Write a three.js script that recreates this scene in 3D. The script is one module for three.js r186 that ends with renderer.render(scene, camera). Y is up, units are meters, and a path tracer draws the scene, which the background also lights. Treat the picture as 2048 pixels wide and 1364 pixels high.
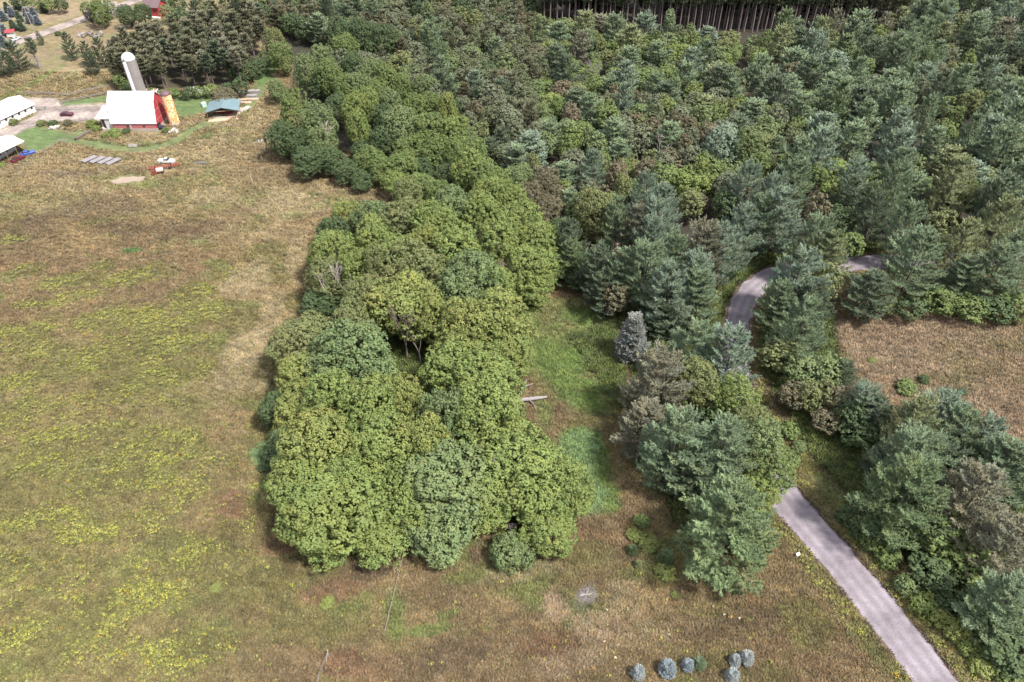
import * as THREE from 'three';
import { mergeGeometries } from 'three/addons/utils/BufferGeometryUtils.js';

// ---------------------------------------------------------------- camera, sky, sun, exposure
const scene = new THREE.Scene();
const CAM_H = 120, FOV = 50, PITCH = THREE.MathUtils.degToRad(42);
const camera = new THREE.PerspectiveCamera(FOV, 1024 / 682, 1, 3000);
camera.position.set(0, CAM_H, 0);
camera.lookAt(0, CAM_H - Math.sin(PITCH) * 10, -Math.cos(PITCH) * 10);

function overcastSky(level) {                       // bright thin overcast, a little brighter overhead, evenly round the horizon
  const w = 256, h = 128, d = new Float32Array(w * h * 4);
  for (let j = 0; j < h; j++) for (let i = 0; i < w; i++) {
    const up = Math.sin(((j + 0.5) / h - 0.5) * Math.PI), k = (j * w + i) * 4;
    const a = up > 0 ? 1.4 * (1 + 2 * up) / 3 : 0.3;
    d[k] = level * a * 0.97; d[k + 1] = level * a * 0.985; d[k + 2] = level * a * 1.075; d[k + 3] = 1;
  }
  const t = new THREE.DataTexture(d, w, h, THREE.RGBAFormat, THREE.FloatType);
  t.mapping = THREE.EquirectangularReflectionMapping; t.magFilter = THREE.LinearFilter; t.needsUpdate = true;
  return t;
}
scene.background = overcastSky(0.5);
scene.environment = scene.background;
const sun = new THREE.DirectionalLight(new THREE.Color(1.0, 0.94, 0.84), 3.9);
sun.position.set(120, 210, -55); sun.target.position.set(0, 0, -130);
sun.shadow.radius = 14; sun.castShadow = true;
Object.assign(sun.shadow.camera, { left: -320, right: 320, top: 320, bottom: -320, near: 1, far: 900 });
sun.shadow.mapSize.set(4096, 4096);
scene.add(sun, sun.target);
const renderer = new THREE.WebGLRenderer({ antialias: true });
renderer.toneMapping = THREE.LinearToneMapping;
renderer.toneMappingExposure = 2.5;
renderer.shadowMap.enabled = true;

// ---------------------------------------------------------------- small tools
function rng(seed) { let a = seed >>> 0; return () => { a = (a + 0x6D2B79F5) | 0; let t = Math.imul(a ^ (a >>> 15), 1 | a); t = (t + Math.imul(t ^ (t >>> 7), 61 | t)) ^ t; return ((t ^ (t >>> 14)) >>> 0) / 4294967296; }; }
const R0 = rng(20240);
const clamp = (x, a, b) => Math.min(b, Math.max(a, x)), lerp = (a, b, t) => a + (b - a) * t;
const sstep = (a, b, x) => { const t = clamp((x - a) / (b - a), 0, 1); return t * t * (3 - 2 * t); };
const V = (x, y, z) => new THREE.Vector3(x, y, z);
const rgb = (r, g, b) => new THREE.Color().setRGB(r, g, b);
const focal = 682 / Math.tan(THREE.MathUtils.degToRad(FOV / 2)), cp = Math.cos(PITCH), sp = Math.sin(PITCH);
// survey: where a sight line of the drone's photograph (2048 x 1364) meets the level y
function at(px, py, y = 0) {
  const u = (px - 1024) / focal, v = -(py - 682) / focal, t = (y - CAM_H) / (v * cp - sp);
  return V(u * t, y, -(cp + v * sp) * t);
}
function seen(p) { const dy = p.y - CAM_H, dz = -p.z, zc = dz * cp - dy * sp, yc = dz * sp + dy * cp; return [1024 + p.x / zc * focal, 682 - yc / zc * focal]; }
function hash2(x, y) { let h = Math.imul(x, 374761393) + Math.imul(y, 668265263); h = Math.imul(h ^ (h >>> 13), 1274126177); return ((h ^ (h >>> 16)) >>> 0) / 4294967296; }
function noise(x, y) {
  const xi = Math.floor(x), yi = Math.floor(y); let a = x - xi, b = y - yi; a = a * a * (3 - 2 * a); b = b * b * (3 - 2 * b);
  const p = hash2(xi, yi), q = hash2(xi + 1, yi), r = hash2(xi, yi + 1), s = hash2(xi + 1, yi + 1);
  return p + (q - p) * a + (r - p) * b + (p - q - r + s) * a * b;
}
function fbm(x, y, o = 4) { let s = 0, a = 0.5, n = 0; for (let i = 0; i < o; i++) { s += a * noise(x, y); n += a; a *= 0.5; const t = x * 1.6 + y * 1.2 + 17.3; y = y * 1.6 - x * 1.2 + 5.1; x = t; } return s / n; }
function inside(poly, x, z) { let c = false; for (let i = 0, j = poly.length - 1; i < poly.length; j = i++) { const a = poly[i], b = poly[j]; if ((a[1] > z) !== (b[1] > z) && x < (b[0] - a[0]) * (z - a[1]) / (b[1] - a[1]) + a[0]) c = !c; } return c; }
function edgeDistance(path, x, z, closed) {
  let best = 1e9; const n = closed ? path.length : path.length - 1;
  for (let i = 0; i < n; i++) { const a = path[i], b = path[(i + 1) % path.length], dx = b[0] - a[0], dz = b[1] - a[1]; const t = clamp(((x - a[0]) * dx + (z - a[1]) * dz) / (dx * dx + dz * dz), 0, 1); best = Math.min(best, Math.hypot(x - a[0] - dx * t, z - a[1] - dz * t)); }
  return best;
}
const ground = (...pts) => pts.map(([a, b]) => { const p = at(a, b); return [p.x, p.z]; });
const reach = new Map();
function bounds(path) { let b = reach.get(path); if (!b) { b = [1e9, -1e9, 1e9, -1e9]; for (const [x, z] of path) { b[0] = Math.min(b[0], x); b[1] = Math.max(b[1], x); b[2] = Math.min(b[2], z); b[3] = Math.max(b[3], z); } reach.set(path, b); } return b; }
const away = (path, x, z, m) => { const b = bounds(path); return x < b[0] - m || x > b[1] + m || z < b[2] - m || z > b[3] + m; };
const within = (poly, x, z) => away(poly, x, z, 9) ? -99 : (inside(poly, x, z) ? 1 : -1) * edgeDistance(poly, x, z, true);   // metres inside (+) or outside (-)

// ---------------------------------------------------------------- naming
const used = new Map(), labelled = [];
function numbered(name) { const n = used.get(name) ?? 0; used.set(name, n + 1); return n ? name + '_' + String(n).padStart(3, '0') : name; }
function tag(o, label, category, group, kind) {
  if (label) o.userData.label = label; if (category) o.userData.category = category; if (group) o.userData.group = group; if (kind) o.userData.kind = kind;
  if (label) labelled.push(o);
  return o;
}
function add(o) { o.name = numbered(o.name); scene.add(o); o.traverse((c) => { c.castShadow = c.receiveShadow = true; }); return o; }
function thing(name, label, category, pos, turn = 0, group) { const g = new THREE.Group(); g.name = name; g.position.copy(pos); g.rotation.y = turn; add(g); return tag(g, label, category, group); }
function part(name, geo, material, parent) { const m = new THREE.Mesh(Array.isArray(geo) ? mergeGeometries(geo) : geo, material); m.name = name; m.castShadow = m.receiveShadow = true; parent.add(m); return m; }
function single(name, geo, material, pos, turn = 0) { const m = new THREE.Mesh(Array.isArray(geo) ? mergeGeometries(geo) : geo, material); m.name = name; m.position.copy(pos); m.rotation.y = turn; return add(m); }

// ---------------------------------------------------------------- geometry tools
const flat = (g) => { const n = g.index ? g.toNonIndexed() : g; for (const k of Object.keys(n.attributes)) if (!['position', 'normal', 'uv'].includes(k)) n.deleteAttribute(k); return n; };
function box(w, h, d, x = 0, y = 0, z = 0, ry = 0, rx = 0, rz = 0) { const g = new THREE.BoxGeometry(w, h, d); if (rx || ry || rz) g.applyMatrix4(new THREE.Matrix4().makeRotationFromEuler(new THREE.Euler(rx, ry, rz))); g.translate(x, y, z); return flat(g); }
function rod(a, b, r1, r2 = r1, n = 6) {
  const d = b.clone().sub(a), L = d.length(), g = new THREE.CylinderGeometry(r2, r1, L, n, 1);
  g.translate(0, L / 2, 0); g.applyQuaternion(new THREE.Quaternion().setFromUnitVectors(V(0, 1, 0), d.normalize())); g.translate(a.x, a.y, a.z); return flat(g);
}
function prism(outline, depth, bevel = 0) { // outline in x/y, extruded along z and centred
  const s = new THREE.Shape(outline.map(([x, y]) => new THREE.Vector2(x, y)));
  const g = new THREE.ExtrudeGeometry(s, { depth: depth - 2 * bevel, bevelEnabled: bevel > 0, bevelSize: bevel, bevelThickness: bevel, bevelSegments: 1, steps: 1 });
  g.translate(0, 0, -depth / 2 + bevel); return flat(g);
}
function slab(a, b, c, d, t) { // a sloping sheet with thickness t through four corners
  const n = b.clone().sub(a).cross(d.clone().sub(a)).normalize().multiplyScalar(t);
  if (n.y < 0) n.negate();
  const lo = [a, b, c, d], hi = lo.map((p) => p.clone().add(n)), pos = [], uv = [];
  const quad = (p, q, r, s) => { for (const k of [p, q, r, p, r, s]) { pos.push(k.x, k.y, k.z); } uv.push(0, 0, 1, 0, 1, 1, 0, 0, 1, 1, 0, 1); };
  quad(hi[0], hi[1], hi[2], hi[3]); quad(lo[3], lo[2], lo[1], lo[0]);
  for (let i = 0; i < 4; i++) { const j = (i + 1) % 4; quad(lo[i], lo[j], hi[j], hi[i]); }
  const g = new THREE.BufferGeometry(); g.setAttribute('position', new THREE.Float32BufferAttribute(pos, 3)); g.setAttribute('uv', new THREE.Float32BufferAttribute(uv, 2)); g.computeVertexNormals(); return g;
}
class Leaves {                                      // collects small flat blades: leaf-sized faces with their own tint
  constructor() { this.p = []; this.c = []; this.i = []; }
  blade(o, dir, side, len, wid, tint, lift = 0) {   // a diamond from o along dir, folded a little along its middle
    const b = this.p.length / 3, mx = o.x + dir.x * len * 0.45, my = o.y + dir.y * len * 0.45 + lift * len, mz = o.z + dir.z * len * 0.45, w = wid / 2;
    this.p.push(o.x, o.y, o.z, mx + side.x * w, my + side.y * w, mz + side.z * w, o.x + dir.x * len, o.y + dir.y * len, o.z + dir.z * len, mx - side.x * w, my - side.y * w, mz - side.z * w);
    for (let k = 0; k < 4; k++) this.c.push(tint[0], tint[1], tint[2]);
    this.i.push(b, b + 1, b + 2, b, b + 2, b + 3);
  }
  needle(o, dir, side, len, wid, tint) {            // a thin spike
    const b = this.p.length / 3, w = wid / 2;
    this.p.push(o.x + side.x * w, o.y + side.y * w, o.z + side.z * w, o.x + dir.x * len, o.y + dir.y * len, o.z + dir.z * len, o.x - side.x * w, o.y - side.y * w, o.z - side.z * w);
    for (let k = 0; k < 3; k++) this.c.push(tint[0], tint[1], tint[2]);
    this.i.push(b, b + 1, b + 2);
  }
  build() {
    const g = new THREE.BufferGeometry(); g.setAttribute('position', new THREE.Float32BufferAttribute(this.p, 3)); g.setAttribute('color', new THREE.Float32BufferAttribute(this.c, 3)); g.setIndex(this.i); return g;
  }
}
function perpendicular(n, r, out) { // a random unit vector at right angles to n
  out.set(r() - 0.5, r() - 0.5, r() - 0.5); out.addScaledVector(n, -out.dot(n)); return out.normalize();
}
const sphereDir = (r, o = new THREE.Vector3()) => { const z = r() * 2 - 1, a = r() * 6.2832, s = Math.sqrt(1 - z * z); return o.set(Math.cos(a) * s, z, Math.sin(a) * s); };
const UP = V(0, 1, 0);

// ---------------------------------------------------------------- tree shapes
// a broad crown: boughs over an egg-shaped envelope, florets of leaves over each bough
function leafyCrown(seed, o) {
  const r = rng(seed), L = new Leaves(), { H, R, base = 0.1, boughs, boughR, florets, floretR, leaves, leaf, droop = 0, hue = 0.1, power = 2.3, ragged = 0.2 } = o;
  const cy = H * (base + 1) / 2, ry = H * (1 - base) / 2, d = new THREE.Vector3(), f = new THREE.Vector3(), l = new THREE.Vector3(), side = new THREE.Vector3(), dir = new THREE.Vector3();
  const c = new THREE.Vector3(), p = new THREE.Vector3(), q = new THREE.Vector3(), off = r() * 6.28, wob = [r() * 9, r() * 9];
  for (let i = 0; i < boughs; i++) {
    const y = 1 - 1.86 * (i + 0.5) / boughs, a = off + i * 2.39996 + (r() - 0.5) * 0.5, s = Math.sqrt(Math.max(0, 1 - y * y));
    d.set(Math.cos(a) * s, y + (r() - 0.5) * 0.12, Math.sin(a) * s).normalize();
    const e = Math.pow(Math.pow(Math.abs(d.x), power) + Math.pow(Math.abs(d.y), power) + Math.pow(Math.abs(d.z), power), -1 / power);
    const k = e * (1 - ragged * r() - ragged * 0.9 * noise(d.x * 1.7 + wob[0], d.z * 1.7 + d.y * 2 + wob[1]));
    const br = boughR * (0.7 + 0.6 * r()) * (y < -0.2 ? 0.85 : 1);
    c.set(d.x * (R - br * 0.7) * k, cy + d.y * (ry - br * 0.5) * k, d.z * (R - br * 0.7) * k);
    d.y += 0.45; d.normalize();
    const bt = 1 + (r() - 0.5) * 0.22, bh = (r() - 0.5) * hue;
    for (let j = 0; j < florets; j++) {
      do sphereDir(r, f); while (f.dot(d) < -0.15 + r() * 0.3);
      const fr = floretR * (0.7 + 0.6 * r());
      p.copy(c).addScaledVector(f, br * (0.82 + 0.25 * r())); p.y -= droop * (1 - f.y) * r();
      const ft = bt * (0.88 + 0.24 * r()), fh = bh + (r() - 0.5) * hue;
      f.y += 0.25; f.normalize();
      for (let k2 = 0; k2 < leaves; k2++) {
        do sphereDir(r, l); while (l.dot(f) < -0.1);
        q.copy(p).addScaledVector(l, fr * (0.75 + 0.35 * r()));
        l.multiplyScalar(0.9).addScaledVector(f, 0.35); l.x += (r() - 0.5) * 0.7; l.z += (r() - 0.5) * 0.7; l.y += 0.2 + (r() - 0.5) * 0.5; l.normalize();
        perpendicular(l, r, dir); side.crossVectors(l, dir);
        const t = ft * (0.9 + 0.2 * r()), z = leaf * (0.75 + 0.5 * r());
        q.addScaledVector(dir, -z * 0.5);
        L.blade(q, dir, side, z, z * 0.82, [t * (1 + fh), t, t * (1 - fh * 0.5)], 0.05);
      }
    }
  }
  return L.build();
}
// a pine: whorls of boughs, each a long plume of upturned needle tufts
function pineCrown(seed, o) {
  const r = rng(seed), L = new Leaves(), { H, R, base = 0.12, whorls, per, twigs, tufts, needles, needle, width = 0.2, shape = 0.5, rise = [-0.12, 0.85], tipUp = 0.4, ragged = 0.35, fan = 0.8, lateral = 0.26, finger = needle * 2 } = o, ax = new THREE.Vector3(), o2 = new THREE.Vector3();
  const p = new THREE.Vector3(), tw = new THREE.Vector3(), q = new THREE.Vector3(), n = new THREE.Vector3(), side = new THREE.Vector3();
  const lop = r() * 6.28;
  for (let k = 0; k < 110; k++) { sphereDir(r, n); n.y = Math.abs(n.y) + 0.5; n.normalize(); perpendicular(n, r, side); q.set((r() - 0.5) * 0.06 * R, H * lerp(0.93, 1.0, r()), (r() - 0.5) * 0.06 * R); const v = 0.9 + 0.25 * r(); L.needle(q, n, side, needle, needle * width * 2, [v, v, v]); }
  for (let w = 0; w < whorls; w++) {
    const t = clamp((w + 0.5 * (r() - 0.5)) / (whorls - 0.4), 0, 1), y0 = H * lerp(base, 0.975, t), a0 = r() * 6.28, len0 = R * Math.pow(1 - Math.min(t, 0.975), shape) * (0.7 + 0.3 * sstep(0, 0.3, t));
    for (let b = 0; b < per; b++) {
      const a = a0 + (b + (r() - 0.5) * 0.7) / per * 6.283, len = Math.max(0.55, len0 * (1 - ragged * r()) * (1 + 0.14 * Math.cos(a - lop))), y = y0 + (r() - 0.5) * H * 0.03, el = lerp(rise[0], rise[1], t * t) + (r() - 0.5) * 0.25;
      const ca = Math.cos(a), sa = Math.sin(a), ce = Math.cos(el), se = Math.sin(el), bt = 0.86 + 0.28 * r(), bh = (r() - 0.5) * 0.12, seg = Math.max(2, Math.round(twigs * (0.3 + 0.7 * len / R)));
      for (let s = 0; s <= seg; s++) {
        const u = lerp(0.3, 1, (s + (r() - 0.5) * 0.4) / seg), up = se * u + tipUp * u * u * u * (1 - t * 0.6), tan = se + tipUp * 2.2 * u * u * (1 - t * 0.6);
        p.set(ca * len * u * ce, y + len * up, sa * len * u * ce);
        const wide = lateral * len * Math.sin(Math.PI * clamp(u * 0.8 + 0.12, 0, 1)) + 0.25;
        for (const sd of s === seg ? [0] : [-1, 0, 1]) {
          const tl = sd ? wide * (0.7 + 0.6 * r()) : 0.25, an = sd * fan * (0.7 + 0.6 * r());
          tw.set(ca * Math.cos(an) - sa * Math.sin(an), tan * 0.7 + 0.15, sa * Math.cos(an) + ca * Math.sin(an)).normalize();
          const nt = sd ? Math.max(1, Math.round(tufts * tl / (0.3 * R))) : 1;
          for (let k = 0; k < nt; k++) {
            q.copy(p).addScaledVector(tw, tl * (k + 0.7) / nt); q.y += (r() - 0.5) * 0.12;
            const tt = bt * (0.84 + 0.32 * r());
            ax.copy(tw).multiplyScalar(0.62).addScaledVector(UP, 0.5 + 0.35 * r()); ax.x += (r() - 0.5) * 0.5; ax.z += (r() - 0.5) * 0.5; ax.normalize();
            const fl = finger * (0.65 + 0.7 * r());
            for (let m = 0; m < needles; m++) {       // needles set round a finger-like shoot
              const h = (m + r()) / needles; perpendicular(ax, r, n); o2.copy(q).addScaledVector(ax, fl * h);
              n.multiplyScalar(1.05 - 0.75 * h).addScaledVector(ax, 0.45 + 0.5 * h).normalize();
              side.crossVectors(n, UP); if (side.lengthSq() < 0.02) side.set(1, 0, 0); side.normalize(); side.x += (r() - 0.5) * 0.8; side.y += (r() - 0.5) * 0.8; side.z += (r() - 0.5) * 0.8; side.addScaledVector(n, -side.dot(n)).normalize();
              const z = needle * (0.7 + 0.6 * r()), v = tt * (0.88 + 0.24 * r());
              L.needle(o2, n, side, z, z * width * 2, [v * (1 + bh), v, v * (1 - bh)]);
            }
          }
        }
      }
    }
  }
  return L.build();
}
function trunkGeo(seed, H, r0, top = 0.85, limbs = 0, spread = 3, lean = 0.02) {
  const r = rng(seed), parts = [], pts = [V(0, -0.3, 0)], n = 5;
  for (let i = 1; i <= n; i++) pts.push(V((r() - 0.5) * H * lean * i / n, H * top * i / n, (r() - 0.5) * H * lean * i / n));
  for (let i = 0; i < n; i++) parts.push(rod(pts[i], pts[i + 1], r0 * (1 - 0.82 * i / n), r0 * (1 - 0.82 * (i + 1) / n), 7));
  for (let i = 0; i < limbs; i++) {
    const k = 2 + Math.floor(r() * (n - 2)), a = pts[k], an = r() * 6.28, l = spread * (0.6 + 0.6 * r()), m = a.clone().add(V(Math.cos(an) * l * 0.5, l * 0.35, Math.sin(an) * l * 0.5)), e = a.clone().add(V(Math.cos(an) * l, l * 0.95, Math.sin(an) * l));
    parts.push(rod(a, m, r0 * 0.32, r0 * 0.22, 5), rod(m, e, r0 * 0.22, r0 * 0.08, 5));
  }
  return mergeGeometries(parts);
}
function bareGeo(seed, o) {                         // leafless limbs, forking
  const r = rng(seed), parts = [], { H, r0, depth = 4, open = 0.55, keep = 0.74, up = 0.25 } = o;
  const grow = (a, d, len, rad, k) => {
    const m = a.clone().addScaledVector(d, len * 0.5).add(V((r() - 0.5) * len * 0.12, 0, (r() - 0.5) * len * 0.12)), e = m.clone().addScaledVector(d, len * 0.5);
    parts.push(rod(a, m, rad, rad * 0.86, 5), rod(m, e, rad * 0.86, rad * 0.68, 5));
    if (k <= 0) return;
    const n = 2 + (r() < 0.45 ? 1 : 0);
    for (let i = 0; i < n; i++) { const s = perpendicular(d, r, new THREE.Vector3()), nd = d.clone().multiplyScalar(Math.cos(open)).addScaledVector(s, Math.sin(open) * (0.6 + 0.8 * r())).addScaledVector(UP, up).normalize(); grow(e, nd, len * keep * (0.75 + 0.4 * r()), rad * 0.66, k - 1); }
  };
  grow(V(0, -0.2, 0), V((r() - 0.5) * 0.1, 1, (r() - 0.5) * 0.1).normalize(), H * 0.34, r0, depth);
  return mergeGeometries(parts);
}

// ---------------------------------------------------------------- materials
const foliage = (c) => new THREE.MeshStandardMaterial({ color: rgb(...c), vertexColors: true, roughness: 0.75, side: THREE.DoubleSide });
const plain = (c, rough = 0.85, extra = {}) => new THREE.MeshStandardMaterial({ color: rgb(...c), roughness: rough, ...extra });
function noiseTexture(size, fn, srgb = false, repeat = true) {
  const d = new Uint8Array(size * size * 4);
  for (let y = 0; y < size; y++) for (let x = 0; x < size; x++) { const v = fn(x / size, y / size), k = (y * size + x) * 4; for (let c = 0; c < 3; c++) d[k + c] = clamp(Math.round(255 * (Array.isArray(v) ? v[c] : v)), 0, 255); d[k + 3] = 255; }
  const t = new THREE.DataTexture(d, size, size); t.magFilter = THREE.LinearFilter; if (repeat) t.wrapS = t.wrapT = THREE.RepeatWrapping; if (srgb) t.colorSpace = THREE.SRGBColorSpace; t.needsUpdate = true; return t;
}
function wrapNoise(u, v, f, o = 3) { // tileable
  let s = 0, a = 0.5, n = 0;
  for (let i = 0; i < o; i++) {
    const x = u * f, y = v * f, xi = Math.floor(x), yi = Math.floor(y); let p = x - xi, q = y - yi; p = p * p * (3 - 2 * p); q = q * q * (3 - 2 * q);
    const h = (m, k) => hash2(((m % f) + f) % f + i * 131, ((k % f) + f) % f + i * 57);
    s += a * lerp(lerp(h(xi, yi), h(xi + 1, yi), p), lerp(h(xi, yi + 1), h(xi + 1, yi + 1), p), q); n += a; a *= 0.5; f *= 2;
  }
  return s / n;
}
const grain = noiseTexture(256, (u, v) => wrapNoise(u, v, 16, 4));
const mottled = (c, lo = 0.75, hi = 1.15, f = 8) => { const t = noiseTexture(128, (u, v) => { const k = lerp(lo, hi, wrapNoise(u, v, f, 4)); return c.map((x) => x * k); }); return t; };
const tex = (c, rough = 0.85, lo, hi, f) => new THREE.MeshStandardMaterial({ map: mottled(c, lo, hi, f), roughness: rough });
const M = {
  bark: tex([0.104, 0.084, 0.068], 0.95, 0.6, 1.25), paleBark: tex([0.288, 0.248, 0.232], 0.9, 0.7, 1.15), pinkBark: tex([0.17, 0.13, 0.13], 0.9, 0.65, 1.2), paleBoard: tex([0.2, 0.185, 0.2], 0.85, 0.75, 1.15), greyWood: tex([0.245, 0.223, 0.230], 0.9, 0.6, 1.2), deadRed: tex([0.180, 0.112, 0.109], 0.9, 0.7, 1.2),
  whiteMetal: tex([0.7, 0.7, 0.73], 0.5, 0.85, 1.08, 5), whitePaint: tex([0.55, 0.54, 0.53], 0.7, 0.8, 1.08), redPaint: tex([0.336, 0.036, 0.048], 0.8, 0.7, 1.15), palePink: tex([0.400, 0.136, 0.136], 0.85, 0.75, 1.1), concrete: tex([0.223, 0.205, 0.202], 0.9, 0.75, 1.1), paleStone: tex([0.350, 0.322, 0.294], 0.9, 0.7, 1.15),
  dark: plain([0.02, 0.02, 0.022], 0.6), glass: plain([0.03, 0.035, 0.04], 0.12), rubber: plain([0.02, 0.02, 0.02], 0.9), teal: tex([0.11, 0.165, 0.19], 0.55, 0.85, 1.1), tile: null, brownDome: tex([0.098, 0.056, 0.064], 0.6, 0.8, 1.1), wood: tex([0.19, 0.15, 0.115], 0.85, 0.7, 1.2), freshWood: tex([0.413, 0.300, 0.225], 0.85, 0.75, 1.15), machineRed: plain([0.2, 0.045, 0.03], 0.55), navy: plain([0.015, 0.02, 0.05], 0.3), blueCar: plain([0.03, 0.07, 0.35], 0.25), darkRed: plain([0.1, 0.012, 0.025], 0.3), silver: plain([0.5, 0.53, 0.58], 0.3, { metalness: 0.3 }), plum: plain([0.07, 0.015, 0.03], 0.3), roofBrown: tex([0.120, 0.083, 0.090], 0.9, 0.75, 1.15), sand: tex([0.24, 0.19, 0.155], 0.95, 0.85, 1.08),
};
//==GROUND==
// ---------------------------------------------------------------- the lie of the land (all in metres)
const curve = (pts, n = 60) => new THREE.CatmullRomCurve3(pts.map(([x, z]) => V(x, 0, z)), false, 'centripetal').getPoints(n).map((p) => [p.x, p.z]);
const roadPath = curve(ground([1990, 1530], [1871, 1364], [1702, 1150], [1578, 1005], [1530, 930], [1492, 840], [1470, 750], [1472, 670], [1484, 612], [1508, 576], [1550, 550], [1625, 535], [1712, 527], [1850, 521], [1975, 516], [2200, 505]), 140);
const farRoadPath = curve(ground([-220, 170], [-60, 118], [25, 87], [90, 65], [160, 40], [240, 12], [340, -26]), 40);
const ROAD_W = 3.55, FAR_W = 3.6;
const trackPath = curve(ground([530, 118], [528, 150], [505, 205], [455, 235], [400, 252], [345, 284], [290, 299], [240, 297], [185, 288], [140, 281]), 50);
const yardPoly = ground([52, 196], [112, 198], [124, 214], [180, 209], [232, 206], [240, 236], [190, 242], [150, 243], [95, 243], [60, 254], [-10, 284], [-10, 262], [40, 246], [70, 232], [76, 222], [60, 206]);
const housePoly = ground([196, 2], [236, 4], [234, 20], [236, 32], [214, 32], [210, 18]);
const footPath = ground([0, 200], [60, 172], [125, 130]);
const lawns = [
  ground([20, 262], [80, 250], [150, 264], [190, 259], [168, 276], [140, 285], [112, 286], [82, 306], [46, 300]),
  ground([128, 203], [232, 188], [236, 202], [125, 213]),
  ground([340, 184], [432, 186], [446, 206], [412, 226], [368, 234], [350, 230]),
  ground([492, 128], [560, 112], [556, 160], [520, 172], [486, 152]),
];
const lane = ground([1022, 592], [1100, 556], [1205, 596], [1244, 720], [1226, 830], [1176, 850], [1110, 800], [1046, 730]);
const laneNear = ground([1130, 850], [1200, 850], [1205, 1010], [1150, 1040], [1110, 960]);
const marsh = ground([1652, 655], [1700, 618], [2200, 660], [2200, 930], [1900, 850], [1790, 815], [1700, 730]);
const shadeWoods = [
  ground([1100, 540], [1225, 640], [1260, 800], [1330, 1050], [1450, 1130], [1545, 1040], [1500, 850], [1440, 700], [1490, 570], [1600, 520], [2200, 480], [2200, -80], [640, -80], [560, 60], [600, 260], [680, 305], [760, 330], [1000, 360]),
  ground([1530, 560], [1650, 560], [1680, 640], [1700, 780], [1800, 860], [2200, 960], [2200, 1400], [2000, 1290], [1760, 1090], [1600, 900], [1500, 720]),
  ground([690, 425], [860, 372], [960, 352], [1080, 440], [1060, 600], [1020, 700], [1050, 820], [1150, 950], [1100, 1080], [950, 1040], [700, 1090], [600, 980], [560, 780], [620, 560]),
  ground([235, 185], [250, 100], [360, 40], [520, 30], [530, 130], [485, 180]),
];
const C = { straw: [0.195, 0.158, 0.096], tan: [0.15, 0.111, 0.06], brown: [0.0918, 0.066, 0.0408], red: [0.1224, 0.0762, 0.0462], olive: [0.0952, 0.0884, 0.034], green: [0.078, 0.118, 0.03], lawn: [0.0578, 0.102, 0.0306], gold: [0.1156, 0.1122, 0.034], shadedDirt: [0.0163, 0.015, 0.0102], pink: [0.19, 0.143, 0.098], mint: [0.098, 0.15, 0.068] };
// stands of weeds and stains of dry grass, surveyed one by one: pixel, half-width and half-height on the ground
const spot = (px, py, w, h, tilt = 0) => { const p = at(px, py), q = at(px + w, py), s = at(px, py - h), u = at(px, py + h); return { x: p.x, z: p.z, a: Math.abs(q.x - p.x), b: Math.abs(s.z - u.z) / 2, t: tilt }; };
const inSpot = (s, x, z) => { const dx = x - s.x, dz = z - s.z, c = Math.cos(s.t), n = Math.sin(s.t), u = (dx * c + dz * n) / s.a, v = (dz * c - dx * n) / s.b; return 1 - Math.sqrt(u * u + v * v); };
const weeds = [[30, 480, 50, 10], [250, 560, 60, 16], [120, 600, 90, 18], [430, 620, 50, 24], [59, 542, 38, 15], [147, 562, 75, 20], [205, 532, 28, 14], [311, 533, 22, 9], [466, 551, 48, 16], [385, 590, 52, 28], [340, 632, 98, 36], [215, 640, 80, 26], [45, 665, 70, 20], [94, 703, 46, 16], [180, 728, 115, 20], [337, 690, 85, 22], [70, 760, 90, 18], [20, 830, 60, 30], [140, 870, 110, 20], [300, 760, 90, 28], [330, 900, 110, 40], [250, 960, 120, 40], [100, 1040, 110, 30], [60, 920, 70, 30], [190, 1060, 100, 30], [60, 1130, 80, 30], [350, 1110, 70, 30], [260, 1200, 120, 40], [120, 1260, 140, 50], [380, 1300, 110, 40]].map((s) => spot(...s, -0.22));
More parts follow.
